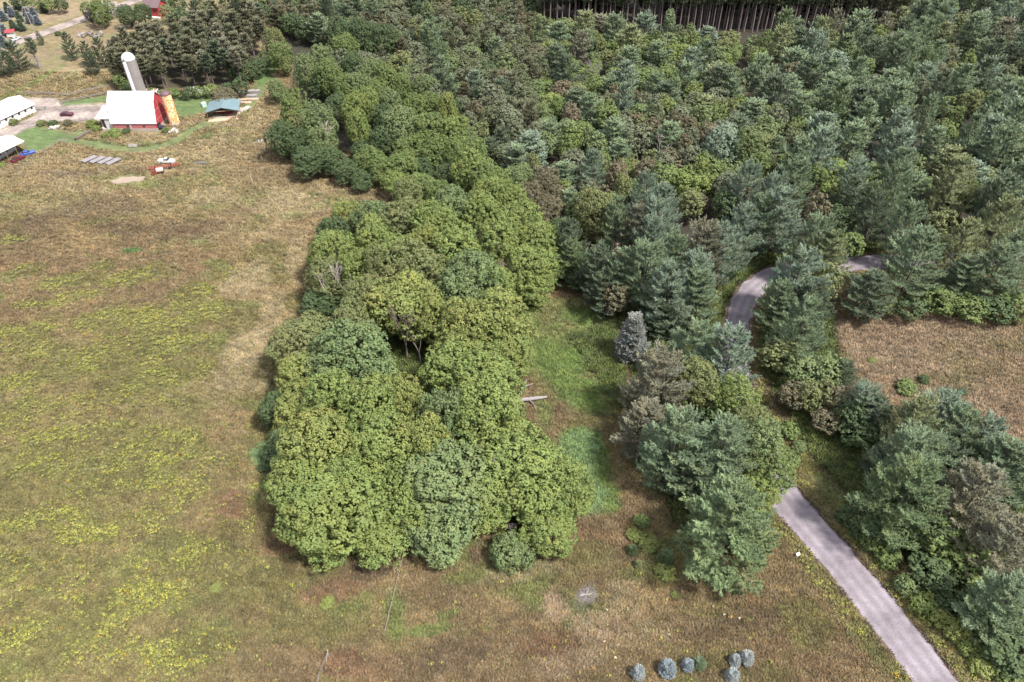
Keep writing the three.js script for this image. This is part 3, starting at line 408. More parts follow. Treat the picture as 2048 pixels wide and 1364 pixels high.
// pines and leafy trees beside the road and round the brown meadow
for (const [kind, px, py, H, R, tone] of [
  ['grove', 1196, 385, 19, 6.6, 'olive'], ['pine', 1238, 412, 19, 4.6, 'pine'], ['pine', 1290, 362, 18, 4.4, 'bluepine'], ['pine', 1334, 385, 20, 6.2, 'bluepine'], ['pine', 1317, 420, 20, 6, 'bluepine'], ['pine', 1277, 428, 18, 5, 'tanpine'], ['pine', 1309, 455, 19, 5, 'bluepine'], ['pine', 1352, 482, 19, 5, 'pine'], ['pine', 1296, 508, 20, 6.4, 'pine'], ['pine', 1340, 543, 20, 6.4, 'bluepine'], ['pine', 1393, 524, 18, 5.6, 'bluepine'], ['pine', 1400, 556, 17, 6.4, 'pine'], ['pine', 1415, 466, 20, 6.2, 'tanpine'], ['pine', 1440, 462, 19, 6, 'bluepine'], ['pine', 1487, 428, 20, 5.6, 'bluepine'], ['pine', 1502, 340, 20, 5.6, 'bluepine'], ['pine', 1552, 364, 20, 5.2, 'bluepine'], ['pine', 1565, 396, 20, 7, 'bluepine'], ['pine', 1526, 408, 18, 6, 'pine'], ['pine', 1602, 335, 18, 6, 'pine'], ['pine', 1648, 454, 20, 6.6, 'pine'], ['pine', 1664, 482, 17, 6, 'limepine'], ['pine', 1602, 516, 20, 6.6, 'bluepine'], ['pine', 1566, 575, 15, 5, 'pine'], ['pine', 1628, 582, 15, 5.4, 'darkpine'], ['pine', 1612, 617, 19, 5.8, 'pine'], ['grove', 1624, 505, 13, 4, 'olive'], ['wood', 1660, 540, 13, 4.4, 'olive'], ['wood', 1566, 690, 9, 5, 'olive'], ['wood', 1612, 720, 9, 4.6, 'grey'], ['wood', 1570, 650, 7, 4, 'dark'], ['wood', 1234, 575, 11, 4.2, 'brown'], ['pine', 1199, 508, 15, 6, 'darkpine'], ['pine', 1136, 455, 17, 5, 'darkpine'], ['pine', 1146, 498, 13, 5, 'leafpine'], ['wood', 1160, 540, 7, 4, 'dark'], ['wood', 1195, 560, 7, 4, 'dark'], ['wood', 1130, 520, 7, 4, 'mid'],
  ['pine', 1391, 664, 17, 6, 'pine'], ['pine', 1470, 674, 18, 7, 'bluepine'], ['pine', 1319, 724, 19, 7.2, 'tanpine'], ['grove', 1402, 732, 16, 6, 'olive'], ['pine', 1356, 850, 20, 7.4, 'pine'], ['pine', 1459, 862, 19, 6.8, 'pine'], ['grove', 1528, 858, 15, 6, 'grey'], ['grove', 1548, 905, 12, 5.6, 'mid'], ['grove', 1520, 960, 9, 5, 'bright'], ['pine', 1478, 1000, 20, 9, 'leafpine'], ['pine', 1294, 822, 13, 6, 'tanpine'], ['grove', 1480, 775, 14, 5.6, 'bright'], ['grove', 1500, 815, 12, 4.6, 'olive'], ['pine', 1400, 930, 11, 6, 'darkpine'], ['wood', 1430, 800, 8, 5, 'dark'], ['wood', 1505, 1060, 6, 4, 'bright'], ['pine', 1330, 620, 9, 5.4, 'darkpine'],
  ['wood', 1628, 772, 10, 3.4, 'olive'], ['wood', 1682, 782, 10, 3.8, 'brown'], ['wood', 1650, 768, 10, 3.2, 'olive'], ['wood', 1594, 776, 8, 3.6, 'brown'], ['wood', 1658, 830, 6, 3.6, 'brown'], ['pine', 1735, 786, 13, 4.6, 'bluepine'], ['pine', 1762, 806, 11, 4.2, 'darkpine'], ['wood', 1716, 800, 11, 4.2, 'dark'], ['wood', 1730, 850, 8, 4.2, 'dark'], ['pine', 1690, 730, 8, 3, 'darkpine'], ['wood', 1660, 720, 9, 4, 'grey'],
  ['pine', 1888, 802, 16, 5.6, 'bluepine'], ['pine', 1846, 822, 18, 6, 'limepine'], ['pine', 1842, 890, 18, 7, 'pine'], ['pine', 1936, 842, 17, 6, 'pine'], ['pine', 1976, 850, 15, 5.2, 'bluepine'], ['pine', 2010, 895, 17, 6, 'pine'], ['pine', 1832, 950, 19, 7.4, 'leafpine'], ['pine', 1966, 966, 18, 7, 'tanpine'], ['pine', 2048, 905, 16, 6, 'pine'], ['wood', 1886, 1050, 9, 5.4, 'mid'], ['wood', 1935, 1095, 8, 5.4, 'mid'], ['wood', 1872, 1130, 6, 4.4, 'dark'], ['pine', 2036, 1060, 16, 6, 'tanpine'], ['pine', 2030, 1170, 15, 5.4, 'pine'], ['wood', 2030, 1290, 6, 4.6, 'dark'], ['wood', 1985, 1200, 6, 4.6, 'dark'], ['wood', 1900, 985, 10, 4.4, 'olive'], ['wood', 1790, 1040, 7, 4.6, 'dark'], ['pine', 1905, 905, 13, 5, 'darkpine'], ['pine', 1780, 905, 9, 4.6, 'darkpine'], ['wood', 2080, 1230, 8, 5, 'dark'],
  ['pine', 2040, 478, 19, 6.4, 'pine'], ['pine', 1210, 560, 12, 5, 'darkpine'], ['pine', 1250, 520, 17, 5.4, 'pine'], ['pine', 1714, 330, 17, 5.4, 'bluepine'], ['pine', 1808, 308, 18, 5.4, 'pine'], ['pine', 1806, 350, 20, 5.6, 'pine'], ['pine', 1918, 330, 20, 6.6, 'limepine'], ['pine', 1824, 422, 19, 5.6, 'pine'], ['pine', 1852, 476, 21, 7.4, 'pine'], ['wood', 1895, 430, 13, 4.4, 'olive'], ['pine', 1939, 462, 19, 6.2, 'limepine'], ['pine', 2014, 415, 20, 6, 'limepine'], ['pine', 1752, 556, 13, 6, 'darkpine'], ['pine', 2010, 508, 18, 6.6, 'pine'], ['pine', 1938, 528, 14, 5.6, 'pine'], ['wood', 1890, 586, 8, 4.8, 'mid'], ['wood', 1950, 600, 8, 4.6, 'mid'], ['wood', 2004, 604, 8, 4.8, 'dark'], ['wood', 1826, 600, 7, 4.2, 'dark'], ['wood', 1780, 600, 5, 3.4, 'olive'], ['wood', 2050, 590, 9, 5, 'mid'], ['pine', 1760, 400, 17, 5, 'darkpine'], ['wood', 1690, 420, 11, 4.6, 'dark'], ['wood', 1710, 470, 9, 4, 'mid'], ['wood', 1640, 400, 13, 4.4, 'brown'], ['wood', 1668, 425, 9, 3.8, 'dark'],
  ['wood', 1436, 330, 12, 5, 'mid'], ['wood', 1376, 345, 13, 4.6, 'bright'], ['wood', 1455, 385, 12, 4.4, 'dark'], ['wood', 1385, 385, 12, 4.6, 'olive'], ['grove', 1452, 255, 17, 6.6, 'bluepine'], ['grove', 1500, 262, 17, 6, 'grey'], ['pine', 1190, 310, 16, 4.6, 'bluepine'],
]) plant(kind, px, py, H, kind === 'pine' ? R * 1.16 : R, tone, null, kind === 'pine' ? 'pines along the gravel road' : 'leafy trees along the gravel road');
tree('spruce', at(1259, 712, 0), 12.5, 4.9, 'silver', 'silver-blue spruce standing alone at the lane, taller than it is wide', null);
// pale young spruces in the grass at the photo's lower edge
[[1277, 1345, 1.15, 'frost', 'pale young spruce in dry grass, leftmost of the row by the lower edge'], [1335, 1338, 1.3, 'steel', 'roundest blue-grey young spruce in dry grass, second from the left'], [1376, 1331, 1.0, 'steel', 'narrow blue-grey young spruce touching a dull green one'], [1399, 1328, 1.05, 'pine', 'dull green young spruce, the only one without a blue tint'], [1471, 1320, 0.95, 'frost', 'smaller silvery young spruce, left one of the joined pair'], [1494, 1317, 1.15, 'frost', 'larger silvery young spruce, right one of the joined pair'], [1464, 1352, 1.15, 'frost', 'silvery young spruce just below the joined pair']].forEach(([px, py, R, tone, label]) => tree('sapling', at(px, py, 1), R * 1.75, R * 1.12, tone, label, 'young spruces in the dry grass'));
[[1264, 1104, 1.1, 'leafpine', 'taller of two tiny green saplings beside the pine row'], [1276, 1130, 0.8, 'limepine', 'smaller of two tiny green saplings beside the pine row'], [1329, 1122, 1.7, 'leafpine', 'small bluish sapling rising from yellow weeds under the pines']].forEach(([px, py, R, tone, label]) => tree('sapling', at(px, py, 0.5), R * 1.6, R, tone, label));
plant('droop', 1024, 1090, 5.6, 4.3, 'grey', 'pale drooping bush with bare twigs in front of the grove');
[['droop', 446, 186, 6, 5.6, 'brown', 'round dusky tree beside the green-roofed lumber shed']].forEach((a) => plant(...a));

// ---------------------------------------------------------------- the forest beyond
const far = (px, py, y = 10) => { const p = at(px, py, y); return p; };
const canopy = [[536, -60], [1082, -60], [1090, 26], [1205, 36], [1480, 60], [1560, 60], [1700, 50], [1792, 40], [1802, -60], [2240, -60], [2240, 480], [2060, 462], [1975, 430], [1920, 420], [1850, 400], [1760, 470], [1700, 440], [1640, 370], [1560, 310], [1460, 405], [1290, 345], [1230, 380], [1160, 460], [1110, 440], [1060, 350], [1000, 296], [950, 262], [890, 215], [840, 176], [770, 165], [690, 140], [668, 70], [600, 40], [540, 20]];
const wr = rng(77);
let nWood = 0, nPine = 0, nCon = 0; const overflow = [];
{
  const spots = [], cell = new Map(), key = (x, z) => Math.floor(x / 8) + ',' + Math.floor(z / 8);
  const put = (x, z, R, H) => { const k = key(x, z); if (!cell.has(k)) cell.set(k, []); cell.get(k).push([x, z, R]); };
  for (const [x, z, R, H] of planted) put(x, z, R * 0.85, H);
  for (let n = 0; n < 40000; n++) {
    const x = lerp(-120, 330, wr()), z = lerp(-455, -165, wr()), [qx, qy] = seen(V(x, 9, z));
    if (!inside(canopy, qx, qy) || qx > 2170) continue;
    if (edgeDistance(roadPath, x, z) < 6) continue;
    const zone = qx > 1540 + 60 * noise(x * 0.03, z * 0.03) || (qx > 1480 && qy < 200) ? 2 : qx > 1090 ? 1 : 0, pineShare = [0.14, 0.3, 0.74][zone] * (0.6 + 0.8 * noise(x * 0.06 + 5, z * 0.06));
    const kind = wr() < pineShare ? 'farpine' : zone === 0 && wr() < 0.3 ? 'conifer' : 'wood';
    const R = kind === 'farpine' ? lerp(4.2, 7, Math.pow(wr(), 0.8)) : zone === 2 ? lerp(3.2, 5, wr()) : lerp(2.9, 5.6, wr());
    let ok = true; const cx = Math.floor(x / 8), cz = Math.floor(z / 8);
    for (let i = -2; i <= 2 && ok; i++) for (let j = -2; j <= 2 && ok; j++) for (const [a, b, r] of cell.get((cx + i) + ',' + (cz + j)) ?? []) if (Math.hypot(a - x, b - z) < (r + R) * (zone === 2 ? 0.76 : 0.63)) { ok = false; break; }
    if (!ok) continue;
    put(x, z, R); spots.push({ x, z, R, kind, zone, qx, qy });
  }
  spots.sort((a, b) => b.z - a.z);
  const pick = (list) => list[Math.floor(wr() * list.length)];
  for (const s of spots) {
    const near = sstep(-420, -200, s.z);
    if (s.kind === 'farpine') {
      const tone = pick(['bluepine', 'bluepine', 'darkpine', 'pine', 'pine', 'pine', 'darkpine', 'pine', 'limepine', wr() < 0.4 ? 'tanpine' : 'pine', wr() < 0.35 ? 'leafpine' : 'darkpine']), H = (s.zone === 2 ? lerp(12, 19, wr()) : lerp(10, 16, wr()));
      if (nPine++ < 295) tree('farpine', s, H, s.R, tone, null, 'white pines of the forest'); else overflow.push([s, H, tone, 'farpine']);
    } else if (s.kind === 'conifer') {
      const H = lerp(9, 12, wr()), tone = pick(['redpine', 'redpine', 'brown', 'redpine', 'darkpine']);
      if (nCon++ < 290) { const g = tree('scrub', s, H, s.R * 0.86, tone, null, 'scrubby conifers of the mixed forest'); } else overflow.push([s, H, tone, 'farpine']);
    } else {
      const tone = pick(s.zone === 0 ? ['sage', 'sage', 'moss', 'grey', 'sage', 'olive', 'sage', 'moss', 'moss', 'dark', 'brown'] : s.zone === 1 ? s.qy < 170 ? ['bright', 'mid', 'olive', 'mid', 'grey', 'moss'] : ['olive', 'mid', 'moss', 'sage', 'grey', 'brown', 'sage', 'sage', 'bright', 'moss', 'grey', 'rust'] : ['olive', 'mid', 'mid', 'bright', 'sage', 'moss', 'grey', 'brown']), H = lerp(7.5, 13.5, wr()) * (s.zone === 1 && s.qy < 150 ? 0.82 : 1);
      const t2 = tone === 'rust' && wr() < 0.6 ? 'brown' : tone;
      if (nWood++ < 295) tree('wood', s, H, s.R, t2, null, 'leafy trees of the mixed forest'); else overflow.push([s, H, t2, 'wood']);
    }
  }
}
for (let i = 0; i < 150; i++) { const p = at(lerp(1060, 1830, wr()), 62), k = 16 + 26 * wr(); overflow.push([{ x: p.x, z: p.z - k, R: lerp(3.4, 4.6, wr()) }, lerp(16, 22, wr()), 'dark', 'farpine']); }
// the far reaches of the wood, past counting
for (const kind of ['wood', 'farpine']) {
  const list = overflow.filter((o) => o[3] === kind); if (!list.length) continue;
  const m = new THREE.InstancedMesh(GEO[kind][1](), foliage([1, 1, 1]), list.length), d = new THREE.Object3D(), [bh, bR] = BASE[kind];
  list.forEach(([s, H, tone], i) => { d.position.set(s.x, 0, s.z); d.rotation.y = wr() * 6.28; d.scale.set(s.R / bR, H / bh, s.R / bR); d.updateMatrix(); m.setMatrixAt(i, d.matrix); m.setColorAt(i, rgb(...TONE[tone])); });
  m.name = kind === 'wood' ? 'distant_woodland' : 'distant_pinewood'; add(m); tag(m, kind === 'wood' ? 'mass of far leafy trees along the top of the forest' : 'mass of far pines along the top of the forest', null, null, 'stuff');
}
// the plantation of tall bare-stemmed pines along the photo's upper edge
{
  const r = rng(5), a = at(1086, 58), b = at(1800, 68), ux = b.clone().sub(a); const L = ux.length(); ux.normalize(); const back = V(ux.z, 0, -ux.x); if (back.z > 0) back.negate();
  for (let row = 0; row < 4; row++) for (let s = 0; s < L; s += row < 2 ? 3.0 : 5.4) {
    const p = a.clone().addScaledVector(ux, s + (r() - 0.5) * 1.2).addScaledVector(back, row * 3.6 + (r() - 0.5) * 1.2);
    tree('redpine', p, lerp(23, 26, r()), lerp(2.1, 2.9, r()), r() < 0.3 ? 'darkpine' : 'redpine', null, 'tall bare-stemmed pines of the plantation');
  }
}
// the pine wood behind the barn
{
  const r = rng(9), poly = ground([238, 182], [244, 136], [300, 114], [350, 98], [420, 76], [480, 62], [528, 60], [534, 118], [488, 176], [400, 184], [300, 186]), pts = [];
  for (let n = 0; n < 4000 && pts.length < 108; n++) { const x = lerp(-215, -90, r()), z = lerp(-365, -270, r()); if (!inside(poly, x, z) || pts.some((q) => Math.hypot(q[0] - x, q[1] - z) < 4.9)) continue; pts.push([x, z]); }
  for (const [x, z] of pts) { const front = within(poly, x, z); tree('redpine', V(x, 0, z), lerp(12.5, 16, r()), lerp(2.7, 3.5, r()), r() < 0.12 ? 'darkpine' : r() < 0.25 ? 'tanpine' : 'redpine', null, 'pines of the wood behind the barn'); }
  for (const [px, py, R, H, tone] of [[300, 178, 2.6, 4, 'mid'], [322, 181, 2.2, 3.4, 'bright'], [345, 178, 2.6, 4, 'mid'], [372, 176, 3, 5, 'dark'], [395, 176, 2.8, 4.5, 'mid'], [418, 172, 3.2, 5, 'bright'], [455, 168, 3, 6, 'dark'], [478, 158, 3.4, 8, 'dark'], [492, 128, 3.6, 9, 'dark'], [510, 118, 3.6, 9, 'dark'], [528, 108, 3.4, 9, 'dark'], [250, 170, 2.6, 6, 'dark'], [468, 130, 3.4, 9, 'dark'], [238, 150, 3, 8, 'mid']]) plant('wood', px, py, H, R, tone, null, 'low leafy trees along the wood behind the barn');
}
// dark trees behind the farm and along the upper-left edge
for (const [kind, px, py, H, R, tone] of [
  ['wood', 330, 12, 9, 4, 'grey'], ['wood', 360, 18, 10, 4, 'dark'], ['pine', 385, 12, 15, 4.4, 'darkpine'], ['wood', 410, 20, 12, 4.4, 'dark'], ['wood', 440, 14, 12, 4.6, 'brown'], ['pine', 470, 10, 15, 4.6, 'darkpine'], ['wood', 500, 22, 12, 4.6, 'dark'], ['wood', 526, 12, 12, 4.4, 'dark'], ['wood', 560, 8, 12, 4.4, 'brown'], ['wood', 600, 36, 13, 5, 'dark'], ['wood', 575, 30, 12, 4.6, 'dark'], ['wood', 620, 8, 12, 4.8, 'brown'], ['pine', 650, 4, 15, 4.6, 'darkpine'], ['pine', 440, 40, 14, 4, 'darkpine'], ['wood', 350, -8, 11, 4.6, 'dark'], ['wood', 400, -10, 11, 4.6, 'dark'], ['wood', 450, -14, 11, 4.6, 'dark'], ['wood', 510, -12, 11, 4.6, 'dark'], ['wood', 570, -16, 11, 4.6, 'dark'], ['wood', 95, -4, 8, 4, 'mid'], ['wood', 120, 0, 7, 3.4, 'dark'], ['wood', 62, -6, 8, 4, 'mid'], ['wood', 30, -8, 8, 4, 'dark'], ['wood', 330, -20, 11, 4.6, 'dark'],
  ['grove', 247, 12, 11, 4.6, 'dark'], ['grove', 280, 10, 11, 4.6, 'dark'], ['grove', 192, 4, 13, 4.8, 'mid'], ['wood', 206, 22, 7, 3, 'olive'], ['wood', 178, 22, 8, 2.4, 'purple'], ['wood', 214, 4, 9, 3, 'grey'], ['wood', 170, 6, 10, 3.2, 'grey'],
  ['pine', 18, 90, 12, 5, 'darkpine'], ['pine', -8, 100, 12, 4.4, 'darkpine'], ['pine', 130, 72, 11, 3.6, 'darkpine'], ['pine', 166, 90, 10, 3.6, 'darkpine'], ['pine', 192, 82, 12, 3.8, 'darkpine'], ['pine', 220, 86, 11, 3.4, 'darkpine'], ['wood', 226, 108, 8, 2.8, 'mid'], ['pine', 75, 66, 6, 1.7, 'darkpine'], ['pine', 60, 78, 5, 1.5, 'darkpine'], ['shrub', 114, 65, 2, 1.3, 'dark'], ['pine', 176, 110, 9, 3.2, 'darkpine'],
]) plant(kind, px, py, H, R, tone, null, kind === 'pine' ? 'dark pines round the farm' : 'leafy trees round the farm');
// the block of blue spruces past the country road
{ let i = 0; for (const [px, py] of [[2, 16], [18, 8], [34, 18], [48, 6], [62, 8], [38, 36], [54, 20], [4, 44], [22, 34], [70, 24], [-12, 30], [10, 0], [30, -6], [-8, 4], [84, 0], [2, 66]]) tree('spruce', at(px, py + 8, 4), lerp(3.9, 5, hash2(i, 3)), lerp(2.3, 2.7, hash2(i++, 4)), i % 3 ? 'steel' : 'bluepine', null, 'blue spruces past the country road'); }
// shrubs at edges and verges
for (const [px, py, H, R, tone] of [
  [1580, 856, 3.4, 2.5, 'mid'], [1600, 890, 2, 1.4, 'grey'], [1700, 1030, 3, 2.2, 'dark'], [1726, 1057, 3, 2.4, 'dark'], [1750, 1080, 3, 2.4, 'mid'], [1780, 1110, 3, 2.4, 'mid'], [1815, 1165, 3.4, 2.4, 'grey'], [1842, 1160, 2.6, 1.7, 'olive'], [1850, 1205, 3, 2.4, 'bright'], [1892, 1195, 3, 2.6, 'dark'], [1880, 1230, 2.4, 2, 'yellow'], [1916, 1255, 2.8, 2.2, 'yellow'], [1950, 1252, 3, 2.6, 'mid'], [1940, 1290, 2.2, 2, 'bright'], [1990, 1300, 2.6, 2.4, 'bright'], [1965, 1330, 2.2, 2, 'yellow'], [2015, 1345, 2.4, 2.4, 'mid'], [2030, 1320, 3, 2.6, 'mid'], [1955, 1225, 3.4, 2.8, 'dark'],
  [1815, 770, 2.4, 2.4, 'mid'], [1848, 756, 1.8, 1.3, 'dark'], [1926, 782, 1.5, 1.1, 'dark'], [1745, 720, 0.8, 1, 'bright'],
  [540, 965, 2, 1.9, 'mid'], [556, 990, 2, 1.8, 'bright'], [570, 1035, 1.8, 1.8, 'mid'], [580, 1060, 1.5, 1.5, 'dark'], [530, 930, 1.6, 1.6, 'dark'], [655, 1203, 1, 1.3, 'yellow'], [430, 1175, 0.9, 1, 'yellow'], [1300, 1085, 1.6, 2, 'yellow'], [1270, 1068, 1.5, 1.6, 'yellow'], [1330, 1140, 1.4, 2, 'yellow'], [1352, 1188, 0.8, 0.9, 'yellow'], [1285, 1040, 1.6, 1.6, 'mid'],
  [182, 244, 2.6, 2.2, 'bright'], [192, 254, 2, 1.6, 'bright'], [226, 262, 2.2, 2.4, 'bright'], [212, 268, 1.6, 1.8, 'bright'], [232, 270, 1.4, 1.5, 'bright'], [252, 260, 1.6, 1.6, 'dark'], [82, 244, 1.6, 1.9, 'olive'], [104, 244, 1.6, 1.9, 'dark'], [134, 243, 2, 1.6, 'brown'], [26, 242, 1.8, 1.6, 'olive'], [262, 176, 1.6, 2, 'yellow'], [415, 270, 1.2, 2, 'olive'], [1500, 1020, 2.5, 2.4, 'mid'], [0, 328, 1.4, 1.6, 'bright'], [330, 258, 1.8, 1.3, 'mid'],
]) plant('shrub', px, py, H, R, tone, null, 'shrubs at the field and road edges');
// leafless and dying trees
const snag = (px, py, y, H, label, mat, seed, o = {}, name = 'bare_tree') => { const g = thing(name, label, 'dead tree', at(px, py, y).setY(o.base ?? 0), 0); part('branches', bareGeo(seed, { H, r0: 0.3, ...o }), mat, g); return g; };
snag(655, 566, 10, 15, 'grey limbed half-bare tree leaning over the grove edge by the meadow', M.paleBark, 31, { r0: 0.44, open: 0.46, depth: 4 });
snag(690, 560, 10, 15, 'second grey half-bare tree at the grove edge, the taller', M.paleBark, 37, { r0: 0.4, open: 0.44, depth: 4 });
snag(806, 655, 10, 15, 'bare grey-brown trunks standing in the dark gap of the grove', M.pinkBark, 33, { r0: 0.3, open: 0.28, depth: 4, up: 0.4 });
snag(835, 670, 9, 12, 'thinner bare trunk inside the dark gap of the grove', M.pinkBark, 35, { r0: 0.2, open: 0.3, depth: 3, up: 0.4 });
snag(652, 290, 8, 12, 'pale forked bare limb among dark trees at the meadow corner', M.paleBark, 41, { r0: 0.32, open: 0.5, depth: 3, base: 5 });
snag(1190, 145, 6, 10, 'grey twiggy dead tree standing above the mixed forest', M.greyWood, 43, { r0: 0.16, depth: 5, open: 0.42 });
snag(1325, 310, 6, 13, 'white-limbed dead tree sticking out of the forest canopy', M.paleBark, 45, { r0: 0.2, depth: 4, open: 0.5 });
snag(1012, 330, 4, 13, 'grey dead trunk among the forest behind the grove', M.greyWood, 47, { r0: 0.24, depth: 3, open: 0.3 });
snag(1030, 345, 4, 11, 'second grey dead trunk behind the grove, leaning', M.greyWood, 48, { r0: 0.2, depth: 3, open: 0.35 });
snag(1560, 215, 6, 12, 'pale grey bare-topped tree among the far pines', M.greyWood, 49, { r0: 0.18, depth: 5, open: 0.4 });
snag(1375, 215, 5, 9, 'lilac-grey twiggy dead tree beside the dark cedar pair', M.greyWood, 50, { r0: 0.14, depth: 5, open: 0.4 });
snag(1660, 840, 0, 6, 'leaning pale bare stem among brown shrubs beside the road', M.paleBark, 52, { r0: 0.12, depth: 3, open: 0.5 });
snag(985, 930, 10, 12, 'pale bare limb poking through the front grove crowns', M.paleBark, 54, { r0: 0.22, depth: 3, open: 0.6, base: 6 });
snag(1045, 965, 8, 10, 'broken pale limb in the front grove, nearer the lane', M.paleBark, 55, { r0: 0.2, depth: 2, open: 0.7, base: 6 });
snag(1142, 985, 4, 7, 'white dead twigs at the lane side of the grove', M.paleBark, 56, { r0: 0.1, depth: 4, open: 0.6, base: 4 });
snag(1022, 1075, 1, 6, 'bare grey twigs standing in the pale drooping bush', M.greyWood, 57, { r0: 0.09, depth: 5, open: 0.45 });
{ // reddish dead spruce with drooping whorls
  const g = thing('dead_spruce', 'reddish dead spruce with bare drooping whorls among the dark pines', 'dead tree', at(1222, 590, 0)), r = rng(61), limbs = [];
  part('trunk', trunkGeo(62, 17, 0.24, 1, 0, 0, 0.01), M.deadRed, g);
  for (let w = 0; w < 12; w++) { const y = lerp(4, 16.4, w / 11), len = lerp(4.6, 0.6, w / 11); for (let b = 0; b < 6; b++) { const a = r() * 6.28, l = len * (0.7 + 0.5 * r()), m = V(Math.cos(a) * l * 0.6, y - 0.25 * l, Math.sin(a) * l * 0.6), e = V(Math.cos(a) * l, y - 0.12 * l, Math.sin(a) * l); limbs.push(rod(V(0, y, 0), m, 0.07, 0.06, 4), rod(m, e, 0.06, 0.03, 4)); for (let t = 0; t < 5; t++) { const k = 0.35 + 0.6 * r(), q = V(0, y, 0).lerp(e, k); limbs.push(rod(q, q.clone().add(V((r() - 0.5) * 1.3, -0.3 * r(), (r() - 0.5) * 1.3)), 0.035, 0.02, 3)); } } }
  part('branches', limbs, M.deadRed, g);
}
{ // tall lone tree: bare white stem, small crown on top
  const g = thing('lone_tree', 'tall lone tree with bare white stem and small crown above the forest', 'tree', at(1327, 122, 0), 0.4);
  part('trunk', trunkGeo(71, 21, 0.32, 0.98, 3, 2, 0.01), M.paleBark, g); const c = part('crown', leafyCrown(72, { H: 9, R: 2.6, base: 0.05, boughs: 26, boughR: 0.95, florets: 10, floretR: 0.4, leaves: 7, leaf: 0.42, ragged: 0.45 }), MAT.leafpine, g); c.position.y = 12.5;
}
for (const [px, py, H, R, label] of [[1300, 222, 11, 3.2, 'dense dark columnar cedar, the wider of a pair at the forest hollow'], [1342, 222, 10.5, 2.8, 'dense dark columnar cedar, the narrower of a pair at the forest hollow']]) { const g = thing('cedar_tree', label, 'tree', at(px, py, H * 0.8).setY(0)); const c = part('crown', GEO.wood[2](), MAT.dark, g); c.scale.set(R / 3.8, H / 12 * 1.05, R / 3.8); part('trunk', GEO.thin[1](), M.bark, g); }
{ // half-dead pine by the farm track
  const g = thing('dying_pine', 'half-dead pine with grey bare lower limbs beside the farm track', 'dead tree', at(80, 137, 0)), r = rng(91), limbs = [];
  part('trunk', trunkGeo(92, 11, 0.25, 0.98), M.greyWood, g);
  for (let i = 0; i < 90; i++) { const y = 0.8 + 6.5 * r(), a = r() * 6.28, l = 2.6 * (1.1 - y / 9) * (0.6 + 0.5 * r()); limbs.push(rod(V(0, y, 0), V(Math.cos(a) * l, y + 0.1 * l, Math.sin(a) * l), 0.05, 0.02, 4)); }
  part('branches', limbs, M.greyWood, g); const c = part('crown', GEO.farpine[0](), MAT.darkpine, g); c.scale.set(0.55, 0.42, 0.55); c.position.y = 5.2;
}
